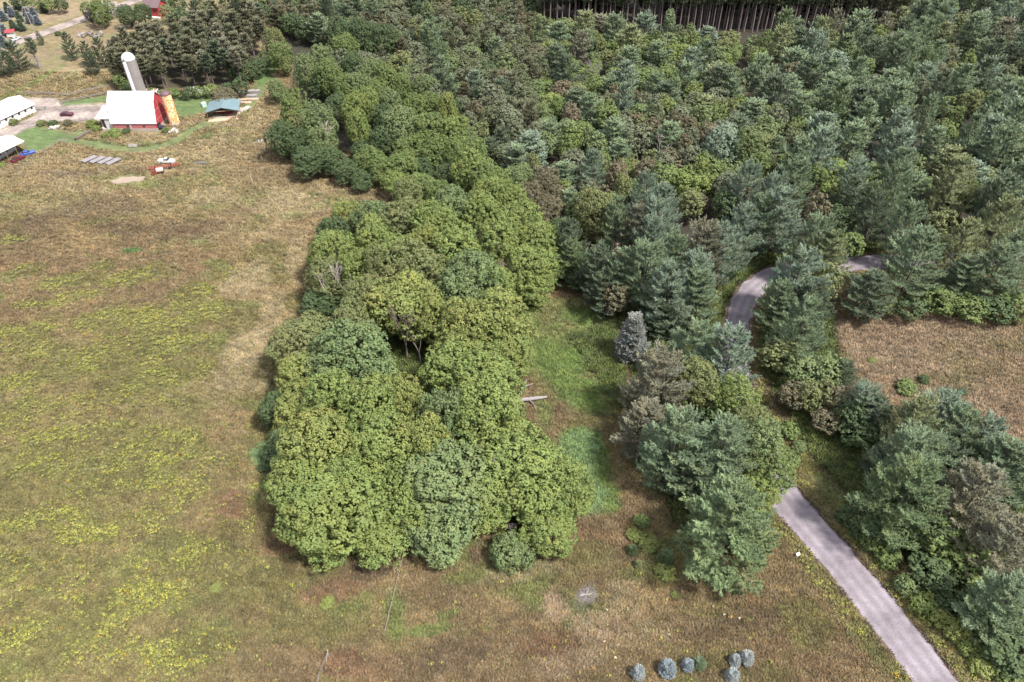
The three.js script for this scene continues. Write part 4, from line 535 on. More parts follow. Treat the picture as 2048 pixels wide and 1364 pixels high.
//==FARM==
// ---------------------------------------------------------------- the farm
const turnTo = (a, b) => Math.atan2(-(b.z - a.z), b.x - a.x);   // turn that lays a thing's own x axis from a to b
{ // the barn: gambrel roof, red boards, stone footing, lean-to at its end
  const g = thing('barn', 'red barn with a glaring white gambrel roof and a white lean-to', 'barn', V(-135.3, 0, -252.3)), hx = 7.8, hz = 6, prof = [[-hz, 3.1], [-3.1, 9.7], [0, 12.1], [3.1, 9.7], [hz, 3.1]];
  const gable = (x) => { const q = prism([[-hz + 0.1, 0.9], [hz - 0.1, 0.9], [hz - 0.1, 2.6], [3, 9.6], [0, 11.95], [-3, 9.6], [-hz + 0.1, 2.6]], 0.2); q.rotateY(-Math.PI / 2); q.translate(x, 0, 0); return q; };
  part('end_wall', gable(hx - 0.12), M.redPaint, g); part('end_wall', gable(-hx + 0.12), M.redPaint, g);
  part('front_wall', box(hx * 2 - 0.4, 2.2, 0.2, 0, 1.99, hz - 0.12), M.palePink, g); part('back_wall', box(hx * 2 - 0.4, 2.2, 0.2, 0, 1.99, -hz + 0.12), M.redPaint, g);
  part('footing', [box(hx * 2, 0.95, 0.36, 0, 0.42, hz - 0.1), box(hx * 2, 0.95, 0.36, 0, 0.42, -hz + 0.1), box(0.36, 0.95, hz * 2 - 0.6, hx - 0.12, 0.42, 0), box(0.36, 0.95, hz * 2 - 0.6, -hx + 0.12, 0.42, 0)], M.paleStone, g);
  for (let i = 0; i < 4; i++) { const [za, ya] = prof[i], [zb, yb] = prof[i + 1], e = 0.45, ext = (i === 0 ? -0.14 : 0), ext2 = (i === 3 ? 0.14 : 0); part('roof_panel', slab(V(-hx - e, ya + (ext ? -0.3 : 0), za + ext), V(hx + e, ya + (ext ? -0.3 : 0), za + ext), V(hx + e, yb + (ext2 ? -0.3 : 0), zb + ext2), V(-hx - e, yb + (ext2 ? -0.3 : 0), zb + ext2), 0.14), M.whiteMetal, g); }
  for (let i = 1; i < 9; i++) { const x = -hx + i * hx * 2 / 9; part('roof_seam', [slab(V(x - 0.05, 9.83, 3.12), V(x + 0.05, 9.83, 3.12), V(x + 0.05, 12.23, 0.02), V(x - 0.05, 12.23, 0.02), 0.07), slab(V(x - 0.05, 3.3, 5.97), V(x + 0.05, 3.3, 5.97), V(x + 0.05, 9.75, 3.22), V(x - 0.05, 9.75, 3.22), 0.16)], plain([0.5, 0.5, 0.53], 0.5), g); }
  for (const [z, h] of [[-3.4, 8.6], [0, 9.2], [3.4, 8.6]]) part('trim_board', box(0.1, h - 1.2, 0.24, hx + 0.04, 1 + (h - 1.2) / 2, z), M.palePink, g);
  for (const y of [3.2, 6.2]) part('trim_board', box(0.09, 0.22, 8.6, hx + 0.05, y, 0), M.palePink, g);
  for (const x of [-2.4, 3.4]) part('window', box(0.7, 0.6, 0.08, x, 1.8, hz + 0.0), M.dark, g);
  part('trim_board', box(0.3, 1.7, 0.1, -1.4, 1.8, hz + 0.01), M.whitePaint, g);
  part('door', box(0.1, 2.1, 2.6, hx + 0.06, 1.05, 4), M.dark, g);
  part('lean_to_roof', slab(V(-13.6, 4.3, 5.6), V(-7.5, 4.3, 5.6), V(-7.5, 6.2, -1.5), V(-12.6, 6.2, -1.5), 0.14), M.whiteMetal, g);
  part('lean_to_wall', [box(2.7, 3.9, 0.18, -9.2, 2.1, 5.2), box(0.18, 4.4, 5.8, -12.2, 2.2, 1.6)], M.whitePaint, g);
}
{ // tall concrete silo with domed cap and unloading chute
  const g = thing('silo', 'tall grey concrete silo with a shining domed cap behind the barn', 'silo', V(-139.6, 0, -266.4), 0.12), R = 2.35, H = 18.2;
  const body = new THREE.CylinderGeometry(R, R, H, 40, 1, true); body.translate(0, H / 2, 0); part('staves', flat(body), M.concrete, g);
  const dome = new THREE.SphereGeometry(R * 1.01, 32, 12, 0, 6.2832, 0, Math.PI / 2); dome.translate(0, H, 0); part('dome', flat(dome), plain([0.72, 0.74, 0.78], 0.35, { metalness: 0.4 }), g);
  for (let i = 0; i < 22; i++) { const t = new THREE.TorusGeometry(R + 0.02, 0.035, 5, 36); t.rotateX(Math.PI / 2); t.translate(0, 0.6 + i * 0.82, 0); part('hoop', flat(t), M.concrete, g); }
  part('chute', box(0.85, H - 0.6, 0.7, -0.9, H / 2, R + 0.2, -0.3), plain([0.62, 0.62, 0.66], 0.5), g); part('hatch', box(0.4, 0.45, 0.2, -0.9, H + 0.5, R - 0.05, -0.3, -0.4), M.dark, g);
  part('ladder', [box(0.06, H - 1, 0.06, -1.75, H / 2, R - 0.2), box(0.06, H - 1, 0.06, -1.4, H / 2, R - 0.02)], M.greyWood, g);
}
{ // glazed tile silo
  const tile = noiseTexture(128, (u, v) => { const row = Math.floor(v * 26), k = hash2(Math.floor(u * 30 + (row % 2) * 0.5), row), a = [0.78, 0.36, 0.16], b = [0.9, 0.68, 0.45], c = [0.6, 0.24, 0.1], o = k < 0.45 ? a : k < 0.85 ? b : c, m = (u * 30 + (row % 2) * 0.5) % 1 < 0.08 || (v * 26) % 1 < 0.08 ? 0.8 : 1; return o.map((x) => x * m); });
  const g = thing('tile_silo', 'mottled orange tile silo with a dark brown dome at the barn end', 'silo', V(-123.4, 0, -252.2)), R = 1.8, H = 10.6;
  const body = new THREE.CylinderGeometry(R, R, H, 36, 1, true); body.translate(0, H / 2 + 0.5, 0); part('tile_wall', flat(body), new THREE.MeshStandardMaterial({ map: tile, roughness: 0.35 }), g);
  const dome = new THREE.SphereGeometry(R * 1.04, 28, 10, 0, 6.2832, 0, Math.PI / 2); dome.scale(1, 0.72, 1); dome.translate(0, H + 0.5, 0); part('dome', flat(dome), M.brownDome, g);
  const foot = new THREE.CylinderGeometry(R + 0.12, R + 0.2, 0.7, 30); foot.translate(0, 0.3, 0); part('footing', flat(foot), M.paleStone, g);
}
{ const g = thing('feed_shed', 'low shed with a slatted pinkish roof between barn and pine wood', 'shed', at(299, 181, 3.4).setY(0)); part('wall', box(5, 2.8, 3.2, 0, 1.4, 0), M.concrete, g); for (let i = 0; i < 8; i++) part('slat', box(0.42, 0.1, 3.8, -2.4 + i * 0.69, 3, 0.1, 0, 0.16), plain([0.55, 0.42, 0.42], 0.8), g); }
{ const g = thing('storage_box', 'small dark flat-topped box shed behind the tile silo', 'shed', at(314, 184, 2).setY(0)); part('wall', box(2.6, 2.2, 2.2, 0, 1.1, 0), M.dark, g); part('lid', box(2.8, 0.12, 2.4, 0, 2.28, 0), plain([0.25, 0.22, 0.26], 0.7), g); }
{ // long white shed at the photo's edge
  const a = at(73, 224, 0), b = at(0, 258, 0), t = turnTo(b, a), g = thing('long_shed', 'long low shed with white metal roof and a row of dark wall openings', 'shed', a, t), L = 42, W = 13, h = 3;
  part('front_wall', box(L, h, 0.25, -L / 2, h / 2, 0), M.whitePaint, g); part('back_wall', box(L, h, 0.25, -L / 2, h / 2, -W), M.whitePaint, g);
  const gab = prism([[0, 0], [W, 0], [W, h], [W / 2, h + 1.9], [0, h]], 0.22); gab.rotateY(Math.PI / 2); gab.translate(-0.15, 0, 0); part('end_wall', gab, M.whitePaint, g);
  part('roof', slab(V(-L, h - 0.08, 0.6), V(0.5, h - 0.08, 0.6), V(0.5, h + 2, -W / 2), V(-L, h + 2, -W / 2), 0.12), M.whiteMetal, g); part('roof', slab(V(-L, h + 2, -W / 2), V(0.5, h + 2, -W / 2), V(0.5, h - 0.08, -W - 0.6), V(-L, h - 0.08, -W - 0.6), 0.12), M.whiteMetal, g);
  for (let i = 0; i < 9; i++) part('window', box(0.8, 1, 0.12, -1.2 - i * 2.7, 2.2, 0.12), M.dark, g);
}
{ // pole shelter over the caravan
  const c = [[-14, 276], [24, 271], [49, 283], [-10, 311]].map(([x, y]) => at(x, y, 4.2)), g = thing('pole_shelter', 'open pole shelter with a flat white roof above parked vehicles', 'shelter', c[2].clone().setY(0)), o = c[2].clone().setY(0);
  const k = c.map((p) => p.clone().sub(o)); k[0].y -= 0; part('roof', slab(k[0], k[1], k[2], k[3], 0.16), M.whiteMetal, g);
  for (const [i, j, t] of [[2, 3, 0.03], [2, 3, 0.35], [2, 3, 0.68], [1, 2, 0.1], [1, 0, 0.4]]) { const p = k[i].clone().lerp(k[j], t); part('post', rod(V(p.x, 0, p.z), V(p.x, p.y, p.z), 0.12, 0.12, 5), M.wood, g); }
  part('rail', [rod(k[2].clone().setY(1.2), k[1].clone().lerp(k[2], 0.2).setY(1.2), 0.08), rod(k[2].clone().setY(2), k[1].clone().lerp(k[2], 0.2).setY(2), 0.08)], M.wood, g);
}
function car(name, label, category, mat, tail, nose, o = {}) {
  const a = at(...tail), b = at(...nose), L = o.L ?? 4.6, W = o.W ?? 1.85, g = thing(name, label, category, a.clone().lerp(b, 0.5), turnTo(a, b)), h = L / 2;
  const bodyOutline = o.pickup ? [[-h, 0.4], [h, 0.4], [h, 0.85], [h - 0.3, 1.0], [h * 0.3, 1.08], [h * 0.12, 1.08], [-h, 1.08]] : o.van ? [[-h, 0.4], [h, 0.4], [h, 1.2], [h * 0.8, 2.5], [-h, 2.6]] : [[-h, 0.4], [h, 0.4], [h, 0.75], [h * 0.85, 0.92], [h * 0.35, 1.0], [-h * 0.6, 1.02], [-h * 0.95, 0.95]];
  part('body', prism(bodyOutline, W, 0.06), mat, g);
  if (!o.van) { const cab = o.pickup ? [[h * 0.34, 1.06], [h * 0.16, 1.68], [-h * 0.22, 1.7], [-h * 0.28, 1.06]] : [[h * 0.38, 0.98], [h * 0.12, 1.42], [-h * 0.5, 1.44], [-h * 0.78, 1.0]]; part('windows', prism(cab, W * 0.84, 0.03), M.glass, g); part('roof', box(o.pickup ? h * 0.34 : h * 0.58, 0.06, W * 0.8, o.pickup ? -h * 0.03 : -h * 0.19, o.pickup ? 1.73 : 1.46, 0), mat, g); }
  else for (const x of [-0.6, 0.1, 0.7]) part('window', box(0.8, 0.55, W + 0.04, x * h, 1.9, 0), M.glass, g);
  if (o.pickup) part('bed', box(h * 0.62, 0.05, W * 0.78, -h * 0.64, 1.1, 0), M.dark, g);
  for (const x of [-0.6, 0.62]) for (const s of [-1, 1]) { const w = new THREE.CylinderGeometry(0.33, 0.33, 0.22, 14); w.rotateX(Math.PI / 2); w.translate(x * h, 0.33, s * (W / 2 - 0.08)); part('wheel', flat(w), M.rubber, g); }
  return g;
}
car('parked_car', 'dark plum car parked on the pale gravel farmyard', 'car', M.plum, [124, 231], [145, 231], { L: 4.4 });
car('parked_car', 'black car half hidden against the barn end wall', 'car', M.navy, [312, 256], [329, 259], { L: 4.2 });
car('parked_car', 'bright blue car parked beside the pole shelter', 'car', M.blueCar, [48, 312], [66, 307], { L: 4.4 });
car('parked_car', 'dark red car parked under the pole shelter edge', 'car', M.darkRed, [28, 326], [46, 317], { L: 4.6 });
car('parked_car', 'silver-grey car driving on the country road', 'car', M.silver, [25, 84], [40, 77], { L: 4.6 });
car('pickup_truck', 'white pickup truck parked behind the rusty red farm machine', 'truck', M.whitePaint, [323, 325], [346, 326], { L: 5.2, pickup: true });
car('camper_trailer', 'white camper trailer under the flat shelter roof', 'trailer', M.whitePaint, [-6, 322], [27, 302], { L: 8.5, W: 2.4, van: true });
{ const g = thing('hay_elevator', 'long rusty red farm conveyor lying in dry grass beside the pickup', 'farm machine', at(330, 337), turnTo(at(303, 340), at(352, 333))); part('frame', [box(9.6, 0.25, 0.18, 0, 0.9, 0.7), box(9.6, 0.25, 0.18, 0, 0.9, -0.7), box(0.2, 0.25, 1.6, -4.7, 0.9, 0), box(0.2, 0.25, 1.6, 4.7, 0.9, 0)], M.machineRed, g); for (let i = 0; i < 11; i++) part('slat', box(0.35, 0.12, 1.3, -4.2 + i * 0.84, 0.98, 0), M.machineRed, g); for (const x of [-3, 1.6]) for (const z of [-1, 1]) { const w = new THREE.CylinderGeometry(0.45, 0.45, 0.22, 12); w.rotateX(Math.PI / 2); w.translate(x, 0.45, z); part('wheel', flat(w), M.rubber, g); } }
{ const g = thing('tractor', 'small red tractor with a white hood in front of the rusty conveyor', 'tractor', at(317, 347), turnTo(at(306, 349), at(328, 346))); part('hood', box(2.1, 0.8, 0.95, 0.7, 1.35, 0), M.whitePaint, g); part('chassis', box(3.6, 0.45, 0.9, 0.1, 0.75, 0), M.machineRed, g); part('seat', box(0.55, 0.5, 0.7, -1.1, 1.4, 0), M.dark, g); for (const s of [-1, 1]) { part('fender', box(1.3, 0.15, 0.45, -1.1, 1.65, s * 0.75), M.machineRed, g); const w = new THREE.CylinderGeometry(0.78, 0.78, 0.42, 18); w.rotateX(Math.PI / 2); w.translate(-1.1, 0.78, s * 0.85); part('wheel', flat(w), M.machineRed, g); const f = new THREE.CylinderGeometry(0.42, 0.42, 0.28, 14); f.rotateX(Math.PI / 2); f.translate(1.5, 0.42, s * 0.7); part('wheel', flat(f), M.rubber, g); } }
{ // lumber shed with blue-green roof
  const lf = at(413, 223, 2.8), rf = at(475, 224.5, 2.8), c = lf.clone().lerp(rf, 0.5).setY(0), W = lf.distanceTo(rf), D = 9.5, t = turnTo(lf, rf) + 0.22, g = thing('lumber_shed', 'open lumber shed with a blue-green gable roof', 'shed', c, t), w = W / 2;
  part('roof', slab(V(-w, 2.8, 0), V(0, 4.3, 0), V(0, 4.3, -D), V(-w, 2.8, -D), 0.12), M.teal, g); part('roof', slab(V(w, 2.8, 0), V(0, 4.3, 0), V(0, 4.3, -D), V(w, 2.8, -D), 0.12), M.teal, g);
  for (const x of [-w + 0.3, w - 0.3]) for (const z of [-0.2, -D / 2, -D + 0.2]) part('post', rod(V(x, 0, z), V(x, 2.8, z), 0.1, 0.1, 5), M.wood, g);
  for (let i = 0; i < 5; i++) part('truss', [rod(V(-w + 0.3, 2.85, -0.5 - i * 2.1), V(w - 0.3, 2.85, -0.5 - i * 2.1), 0.07), rod(V(-w / 2, 2.85, -0.5 - i * 2.1), V(0, 4.2, -0.5 - i * 2.1), 0.06), rod(V(w / 2, 2.85, -0.5 - i * 2.1), V(0, 4.2, -0.5 - i * 2.1), 0.06)], M.freshWood, g);
  part('floor', box(W - 0.8, 0.12, D + 2, 0, 0.06, -D / 2 + 0.8), M.freshWood, g);
}
function stack(px, py, L, W, H, turn, mat, label, n = 5, name = 'lumber_stack') { const g = thing(name, label, 'lumber', at(px, py), turn, 'stacked lumber round the open shed'); const layers = Math.max(1, Math.round(H / 0.4)); for (let y = 0; y < layers; y++) for (let i = 0; i < n; i++) part('plank', box(L * (0.94 + 0.08 * hash2(i + y * 9, px | 0)), H / layers * 0.9, W / n * 0.9, (hash2(i, py | 0) - 0.5) * 0.4, (y + 0.5) * H / layers, (i + 0.5 - n / 2) * W / n), mat, g); }
[[485, 188, 5, 2, 1.2, 0.1, 'greyWood', 'grey lumber stack, farthest of the pile rows by the green shed'], [500, 187, 4.6, 2, 1.3, 0.1, 'greyWood', 'grey lumber stack beside the farthest one, nearer the meadow edge'], [512, 186, 3.4, 1.6, 1.1, 0.3, 'greyWood', 'short weathered lumber heap at the outer end of the pile rows'], [480, 195, 5.6, 1.8, 0.9, 0.08, 'wood', 'low grey-brown lumber stack in the middle of the pile rows'], [502, 194, 5.2, 1.8, 0.9, 0.08, 'greyWood', 'wide grey lumber stack in the middle of the pile rows'], [478, 201, 6, 1.4, 0.5, 0.06, 'freshWood', 'low fresh orange lumber stack behind the shed roof'], [503, 200, 5.6, 1.4, 0.6, 0.04, 'freshWood', 'pinkish fresh lumber stack at the outer end behind the shed'], [487, 206, 6, 1.6, 0.4, 0.02, 'freshWood', 'low pale lumber stack touching the shed roof corner'], [490, 219, 5, 2.4, 0.5, 0.9, 'paleStone', 'whitish boards laid slanting past the open shed corner'], [441, 234, 6, 2, 0.4, 0.02, 'paleStone', 'white boards lying in front of the open shed'], [462, 233, 6, 2, 0.4, 0, 'freshWood', 'pale pinkish boards in front of the open shed'], [452, 226, 5, 1.6, 0.7, 0, 'redPaint', 'red-painted timbers under the open shed front']].forEach(([px, py, L, W, H, t, m, l]) => stack(px, py, L, W, H, t, M[m], l));
for (let i = 0; i < 4; i++) { const g = thing('wooden_panel', ['leftmost grey slatted panel of the row lying in grass', 'second grey slatted panel from the left in the grass row', 'third grey slatted panel from the left in the grass row', 'rightmost grey slatted panel of the row lying in grass'][i], 'panel', at(180 + i * 16, 320.5 + i * 1.6), 0.99, 'grey panels lying in the dry grass'); for (let k = 0; k < 6; k++) part('board', box(4.9, 0.1, 0.33, 0, 0.62, -0.9 + k * 0.36), M.paleBoard, g); part('bearer', [box(0.16, 0.56, 2.1, -2.2, 0.28, 0), box(0.16, 0.56, 2.1, 0, 0.28, 0), box(0.16, 0.56, 2.1, 2.2, 0.28, 0)], M.wood, g); }
{ const g = thing('feed_trough', 'long pale trough lying alone in the dry meadow', 'trough', at(402, 328)); part('tub', [box(4.2, 0.1, 0.7, 0, 0.3, 0), box(4.2, 0.4, 0.08, 0, 0.5, 0.36), box(4.2, 0.4, 0.08, 0, 0.5, -0.36)], M.concrete, g); for (const x of [-1.6, 1.6]) part('leg', box(0.12, 0.3, 0.7, x, 0.15, 0), M.greyWood, g); }
{ const g = thing('farm_gate', 'grey metal gate standing in the grass below the barn', 'gate', at(267, 295)); for (let i = 0; i < 5; i++) part('rail', rod(V(-1.6, 0.3 + i * 0.24, 0), V(1.6, 0.3 + i * 0.24, 0), 0.045), M.silver, g); for (const x of [-1.65, 1.65]) part('post', rod(V(x, 0, 0), V(x, 1.7, 0), 0.09), M.greyWood, g); }
function cluster(name, label, category, px, py, seed, n, r, mat, s = 0.6) { const g = thing(name, label, category, at(px, py)), q = rng(seed); for (let i = 0; i < n; i++) { const a = q() * 6.28, d = Math.sqrt(q()) * r, k = s * (0.5 + q()); const b = box(k * (1 + q() * 2), k * 0.6, k, 0, 0, 0, q() * 3, (q() - 0.5) * 0.5, (q() - 0.5) * 0.5); b.translate(Math.cos(a) * d * 1.6, k * 0.35 + (r - d) * 0.12, Math.sin(a) * d); part('piece', b, Array.isArray(mat) ? mat[i % mat.length] : mat, g); } return g; }
cluster('scrap_heap', 'white scrap heap at the edge of the pine wood', 'scrap heap', 397, 184, 3, 9, 1.8, [M.whitePaint, M.silver, M.concrete], 1.1);
cluster('scrap_heap', 'bluish-grey heap of weathered wood near the far road', 'wood heap', 182, 70, 4, 34, 3.6, [M.greyWood, M.concrete, M.bark], 0.7);
cluster('stone_heap', 'small pale stone heap on the lawn below the gravel yard', 'stone heap', 112, 257, 5, 10, 1.5, M.paleStone, 0.7);
cluster('brick_rubble', 'pink rubble heap below the lean-to', 'rubble heap', 203, 260, 6, 14, 1.5, [M.palePink, M.paleStone], 0.5);
cluster('stone_slabs', 'pale slabs on the ground beside the barn corner', 'slabs', 344, 263, 7, 6, 1.6, M.paleStone, 0.8);
cluster('hay_scatter', 'grey heap beside the long shed corner', 'rubble heap', 83, 217, 8, 9, 1.3, M.concrete, 0.9);
cluster('old_crates', 'light grey crates at the meadow edge under the dark trees', 'crates', 521, 283, 9, 7, 1.0, [M.concrete, M.greyWood], 0.5);
{ const g = thing('log_row', 'low dark log pile between lawn and dry grass', 'log pile', at(167, 272), turnTo(at(150, 281), at(184, 262))); for (let i = 0; i < 6; i++) part('log', rod(V(-3.6 + (i % 2) * 0.3, 0.25 + Math.floor(i / 3) * 0.4, -0.5 + (i % 3) * 0.45), V(3.6, 0.25 + Math.floor(i / 3) * 0.4, -0.5 + (i % 3) * 0.45), 0.22, 0.2, 7), M.bark, g); }
{ const g = thing('white_box', 'white box with rounded top beside the pine wood', 'tank', at(416, 184)); const t = new THREE.CylinderGeometry(0.9, 0.9, 1.7, 14); t.rotateZ(Math.PI / 2); t.translate(0, 1.1, 0); part('tank', flat(t), M.whitePaint, g); part('cradle', box(1.4, 0.4, 1.2, 0, 0.2, 0), M.greyWood, g); }
{ const g = thing('farm_cart', 'small red and white cart on the lawn behind the barn', 'cart', at(367, 184), 0.5); part('tray', box(2, 0.7, 1.2, 0, 0.85, 0), M.redPaint, g); part('cover', box(0.6, 0.2, 1.25, 0.2, 1.3, 0), M.whitePaint, g); for (const s of [-1, 1]) { const w = new THREE.CylinderGeometry(0.42, 0.42, 0.18, 12); w.rotateX(Math.PI / 2); w.translate(-0.3, 0.42, s * 0.7); part('wheel', flat(w), M.rubber, g); } }
{ const g = thing('water_tank', 'pale green square tank beside the lumber shed', 'tank', at(409, 213), 0.6); part('tank', prism([[-0.8, 0], [0.8, 0], [0.8, 1.4], [0.5, 1.6], [-0.5, 1.6], [-0.8, 1.4]], 1.4, 0.06), plain([0.35, 0.5, 0.47], 0.5), g); part('cap', box(0.4, 0.15, 0.4, 0, 1.68, 0), M.whitePaint, g); }
{ const g = thing('sand_patch', 'bare pale sand patch in the dry meadow', 'sand patch', at(255, 360)); const s = []; for (let i = 0; i < 40; i++) { const a = i / 40 * 6.283, k = 0.45 + 0.6 * noise(i * 0.4, 3) + 0.4 * noise(i * 1.3, 8); s.push([Math.cos(a) * 6.4 * k, Math.sin(a) * 1.9 * k + Math.cos(a) * -0.9]); } part('sand', sheet(s, 0.06), M.sand, g); g.userData.kind = 'stuff'; }
for (const [px, py, h, label] of [[505, 364, 1.9, 'white leaning post in the meadow, nearest of the three'], [525, 321, 1.7, 'middle white post beside the dark trees'], [531, 304, 1.6, 'farthest white post beside the dark trees']]) { const g = thing('marker_post', label, 'post', at(px, py)); part('post', rod(V(0, -0.2, 0), V(-0.12, h, 0), 0.09, 0.08, 6), M.whitePaint, g); part('cap', rod(V(-0.12, h, 0), V(-0.13, h + 0.06, 0), 0.11, 0.1, 6), M.whitePaint, g); }
function fence(label, pts, gap, h, mat, o = {}) {
  const line = pts.map(([a, b]) => at(a, b)), g = thing('post_fence', label, 'fence', line[0].clone()), posts = []; let carry = 0;
  for (let i = 0; i + 1 < line.length; i++) { const L = line[i].distanceTo(line[i + 1]); for (let s = carry; s < L; s += gap) posts.push(line[i].clone().lerp(line[i + 1], s / L).sub(line[0])); carry = 0; }
  posts.push(line[line.length - 1].clone().sub(line[0]));
  posts.forEach((p, i) => part('post', rod(V(p.x, -0.2, p.z), V(p.x + (hash2(i, 5) - 0.5) * 0.3, h * (0.8 + 0.35 * hash2(i, 7)), p.z + (hash2(i, 8) - 0.5) * 0.3), o.r ?? 0.09, (o.r ?? 0.09) * 0.85, 5), mat, g));
  const rails = []; for (let i = 0; i + 1 < posts.length; i++) for (const y of o.rails ?? [0.8]) rails.push(rod(posts[i].clone().setY(y * h), posts[i + 1].clone().setY(y * h), o.rr ?? 0.03, o.rr ?? 0.03, 4));
  if (rails.length) part(o.rr > 0.05 ? 'rail' : 'wire', rails, o.rr > 0.05 ? mat : M.greyWood, g);
}
fence('row of pale fence posts in dry grass below the pole shelter', [[60, 347], [110, 350], [185, 353]], 2.1, 1.3, M.paleBark);
fence('weedy fence climbing from the field to the lawn corner', [[36, 345], [70, 318], [100, 300], [122, 286]], 2, 1.3, M.paleBark);
fence('grey rail fence on the lawn corner', [[118, 286], [139, 285]], 1.8, 1.4, M.greyWood, { rails: [0.4, 0.8], rr: 0.07 });
fence('long weathered rail fence along the upper side of the farmyard', [[46, 190], [90, 189], [135, 193], [175, 184], [232, 172]], 2.4, 1.3, M.greyWood, { rails: [0.45, 0.85], rr: 0.08 });
fence('second weathered rail fence between farmyard and barn back', [[122, 208], [160, 200], [232, 184]], 2.4, 1.2, M.greyWood, { rails: [0.45, 0.85], rr: 0.08 });
fence('grey rail fence along the lower edge of the gravel yard', [[150, 243], [175, 241], [192, 242]], 2, 1, M.concrete, { rails: [0.5, 0.9], rr: 0.08 });
fence('short row of posts in dry grass below the lumber shed', [[415, 258], [445, 256], [500, 254]], 3.4, 1.2, M.paleBark);
fence('thin wire fence beside the grey panels', [[200, 345], [218, 336], [240, 325]], 2, 1.2, M.greyWood);
fence('old fence line running from the grove out into the meadow', [[808, 1106], [795, 1160], [770, 1264]], 2.2, 0.9, M.wood, { rails: [0.3, 0.6], rr: 0.09, r: 0.1 });
fence('broken wire fence leaving the white corner post', [[655, 1312], [640, 1350], [632, 1380]], 2.6, 1.1, M.bark, { rails: [0.4, 0.8] });
{ const g = thing('corner_post', 'whitish leaning corner post in the near meadow', 'post', at(656, 1312)); part('post', rod(V(0, -0.2, 0), V(0.15, 1.7, -0.2), 0.12, 0.1, 7), M.paleBark, g); part('brace', rod(V(-0.1, 0.1, 1.4), V(0.1, 1.3, -0.1), 0.07, 0.06, 6), M.paleBark, g); }
{ const g = thing('road_sign', 'small white board on a short stake beside the gravel road', 'sign', at(1593, 1114), 0.5); part('board', box(0.75, 0.5, 0.05, 0, 1.05, 0.05, 0, -0.9), plain([0.85, 0.87, 0.9], 0.5), g); part('stake', rod(V(0, -0.1, 0), V(0, 1.05, 0), 0.04, 0.04, 6), M.greyWood, g); }
{ const g = thing('brush_pile', 'grey heap of dead brush lying in the near grass', 'brush pile', at(1172, 1192), 1.0), r = rng(15), s = []; for (let i = 0; i < 420; i++) { const a = r() * 6.28, d = Math.sqrt(r()), x = Math.cos(a) * d * 3.1, z = Math.sin(a) * d * 1.6, t = r() * 6.28, l = 0.5 + r() * 1.1, y = 0.12 + (1 - d) * 0.55 * r(); s.push(rod(V(x, y, z), V(x + Math.cos(t) * l, y + (r() - 0.4) * 0.3, z + Math.sin(t) * l), 0.03, 0.015, 3)); } part('twigs', s, M.greyWood, g); for (let i = 0; i < 5; i++) { const t = r() * 3; part('stick', rod(V(-Math.cos(t) * 1.3, 0.35 + r() * 0.3, -Math.sin(t)), V(Math.cos(t) * 1.3, 0.4 + r() * 0.3, Math.sin(t)), 0.07, 0.04, 6), M.paleBark, g); } }
{ const g = thing('fallen_trunk', 'pale fallen trunk with broken limbs at the lane edge of the grove', 'fallen tree', at(1056, 803)), e = at(1094, 797).sub(at(1056, 803)); part('trunk', [rod(V(-2.4, 0.9, 0.4), V(0, 0.75, 0), 0.5, 0.46, 9), rod(V(0, 0.75, 0), V(e.x * 0.6, 0.6, e.z * 0.6), 0.46, 0.4, 9), rod(V(e.x * 0.6, 0.6, e.z * 0.6), V(e.x, 0.5, e.z), 0.4, 0.2, 9)], M.greyWood, g); part('limb', [rod(V(-2.6, 0.8, -2), V(-0.8, 1.2, -3.4), 0.22, 0.16), rod(V(-0.8, 1.2, -3.4), V(1.1, 1.5, -4.2), 0.16, 0.08), rod(V(-0.8, 1.2, -3.6), V(-0.2, 1.9, -5.2), 0.12, 0.06)], M.greyWood, g); part('limb', [rod(V(0.4, 0.9, 0), V(0.5, 1.6, -0.9), 0.14, 0.08), rod(V(0.2, 0.7, 0.1), V(1.4, 0.5, 1.7), 0.2, 0.14), rod(V(1.4, 0.5, 1.7), V(1.5, 0.3, 2.6), 0.14, 0.08)], M.pinkBark, g); }
{ const g = thing('utility_pole', 'leaning pale wooden utility pole beside the country road', 'utility pole', at(68, 62)); part('pole', rod(V(0, -0.5, 0), V(0.1, 11, 0.2), 0.2, 0.14, 8), M.paleBark, g); part('crossarm', box(2, 0.14, 0.12, 0.1, 10.3, 0.2, 0.8), M.greyWood, g); }
{ const g = thing('roadside_stand', 'tiny roadside stand with a bright red roof', 'stand', at(24, 74), turnTo(at(16, 76), at(34, 74))); part('counter', box(3, 1.2, 1.4, 0, 0.9, 0), M.whitePaint, g); part('roof', slab(V(-2, 2.3, 1.2), V(2, 2.3, 1.2), V(2, 2.9, -1.2), V(-2, 2.9, -1.2), 0.12), M.redPaint, g); for (const x of [-1.6, 1.6]) for (const z of [-0.8, 0.8]) part('post', rod(V(x, 0, z), V(x, 2.4, z), 0.07), M.whitePaint, g); }
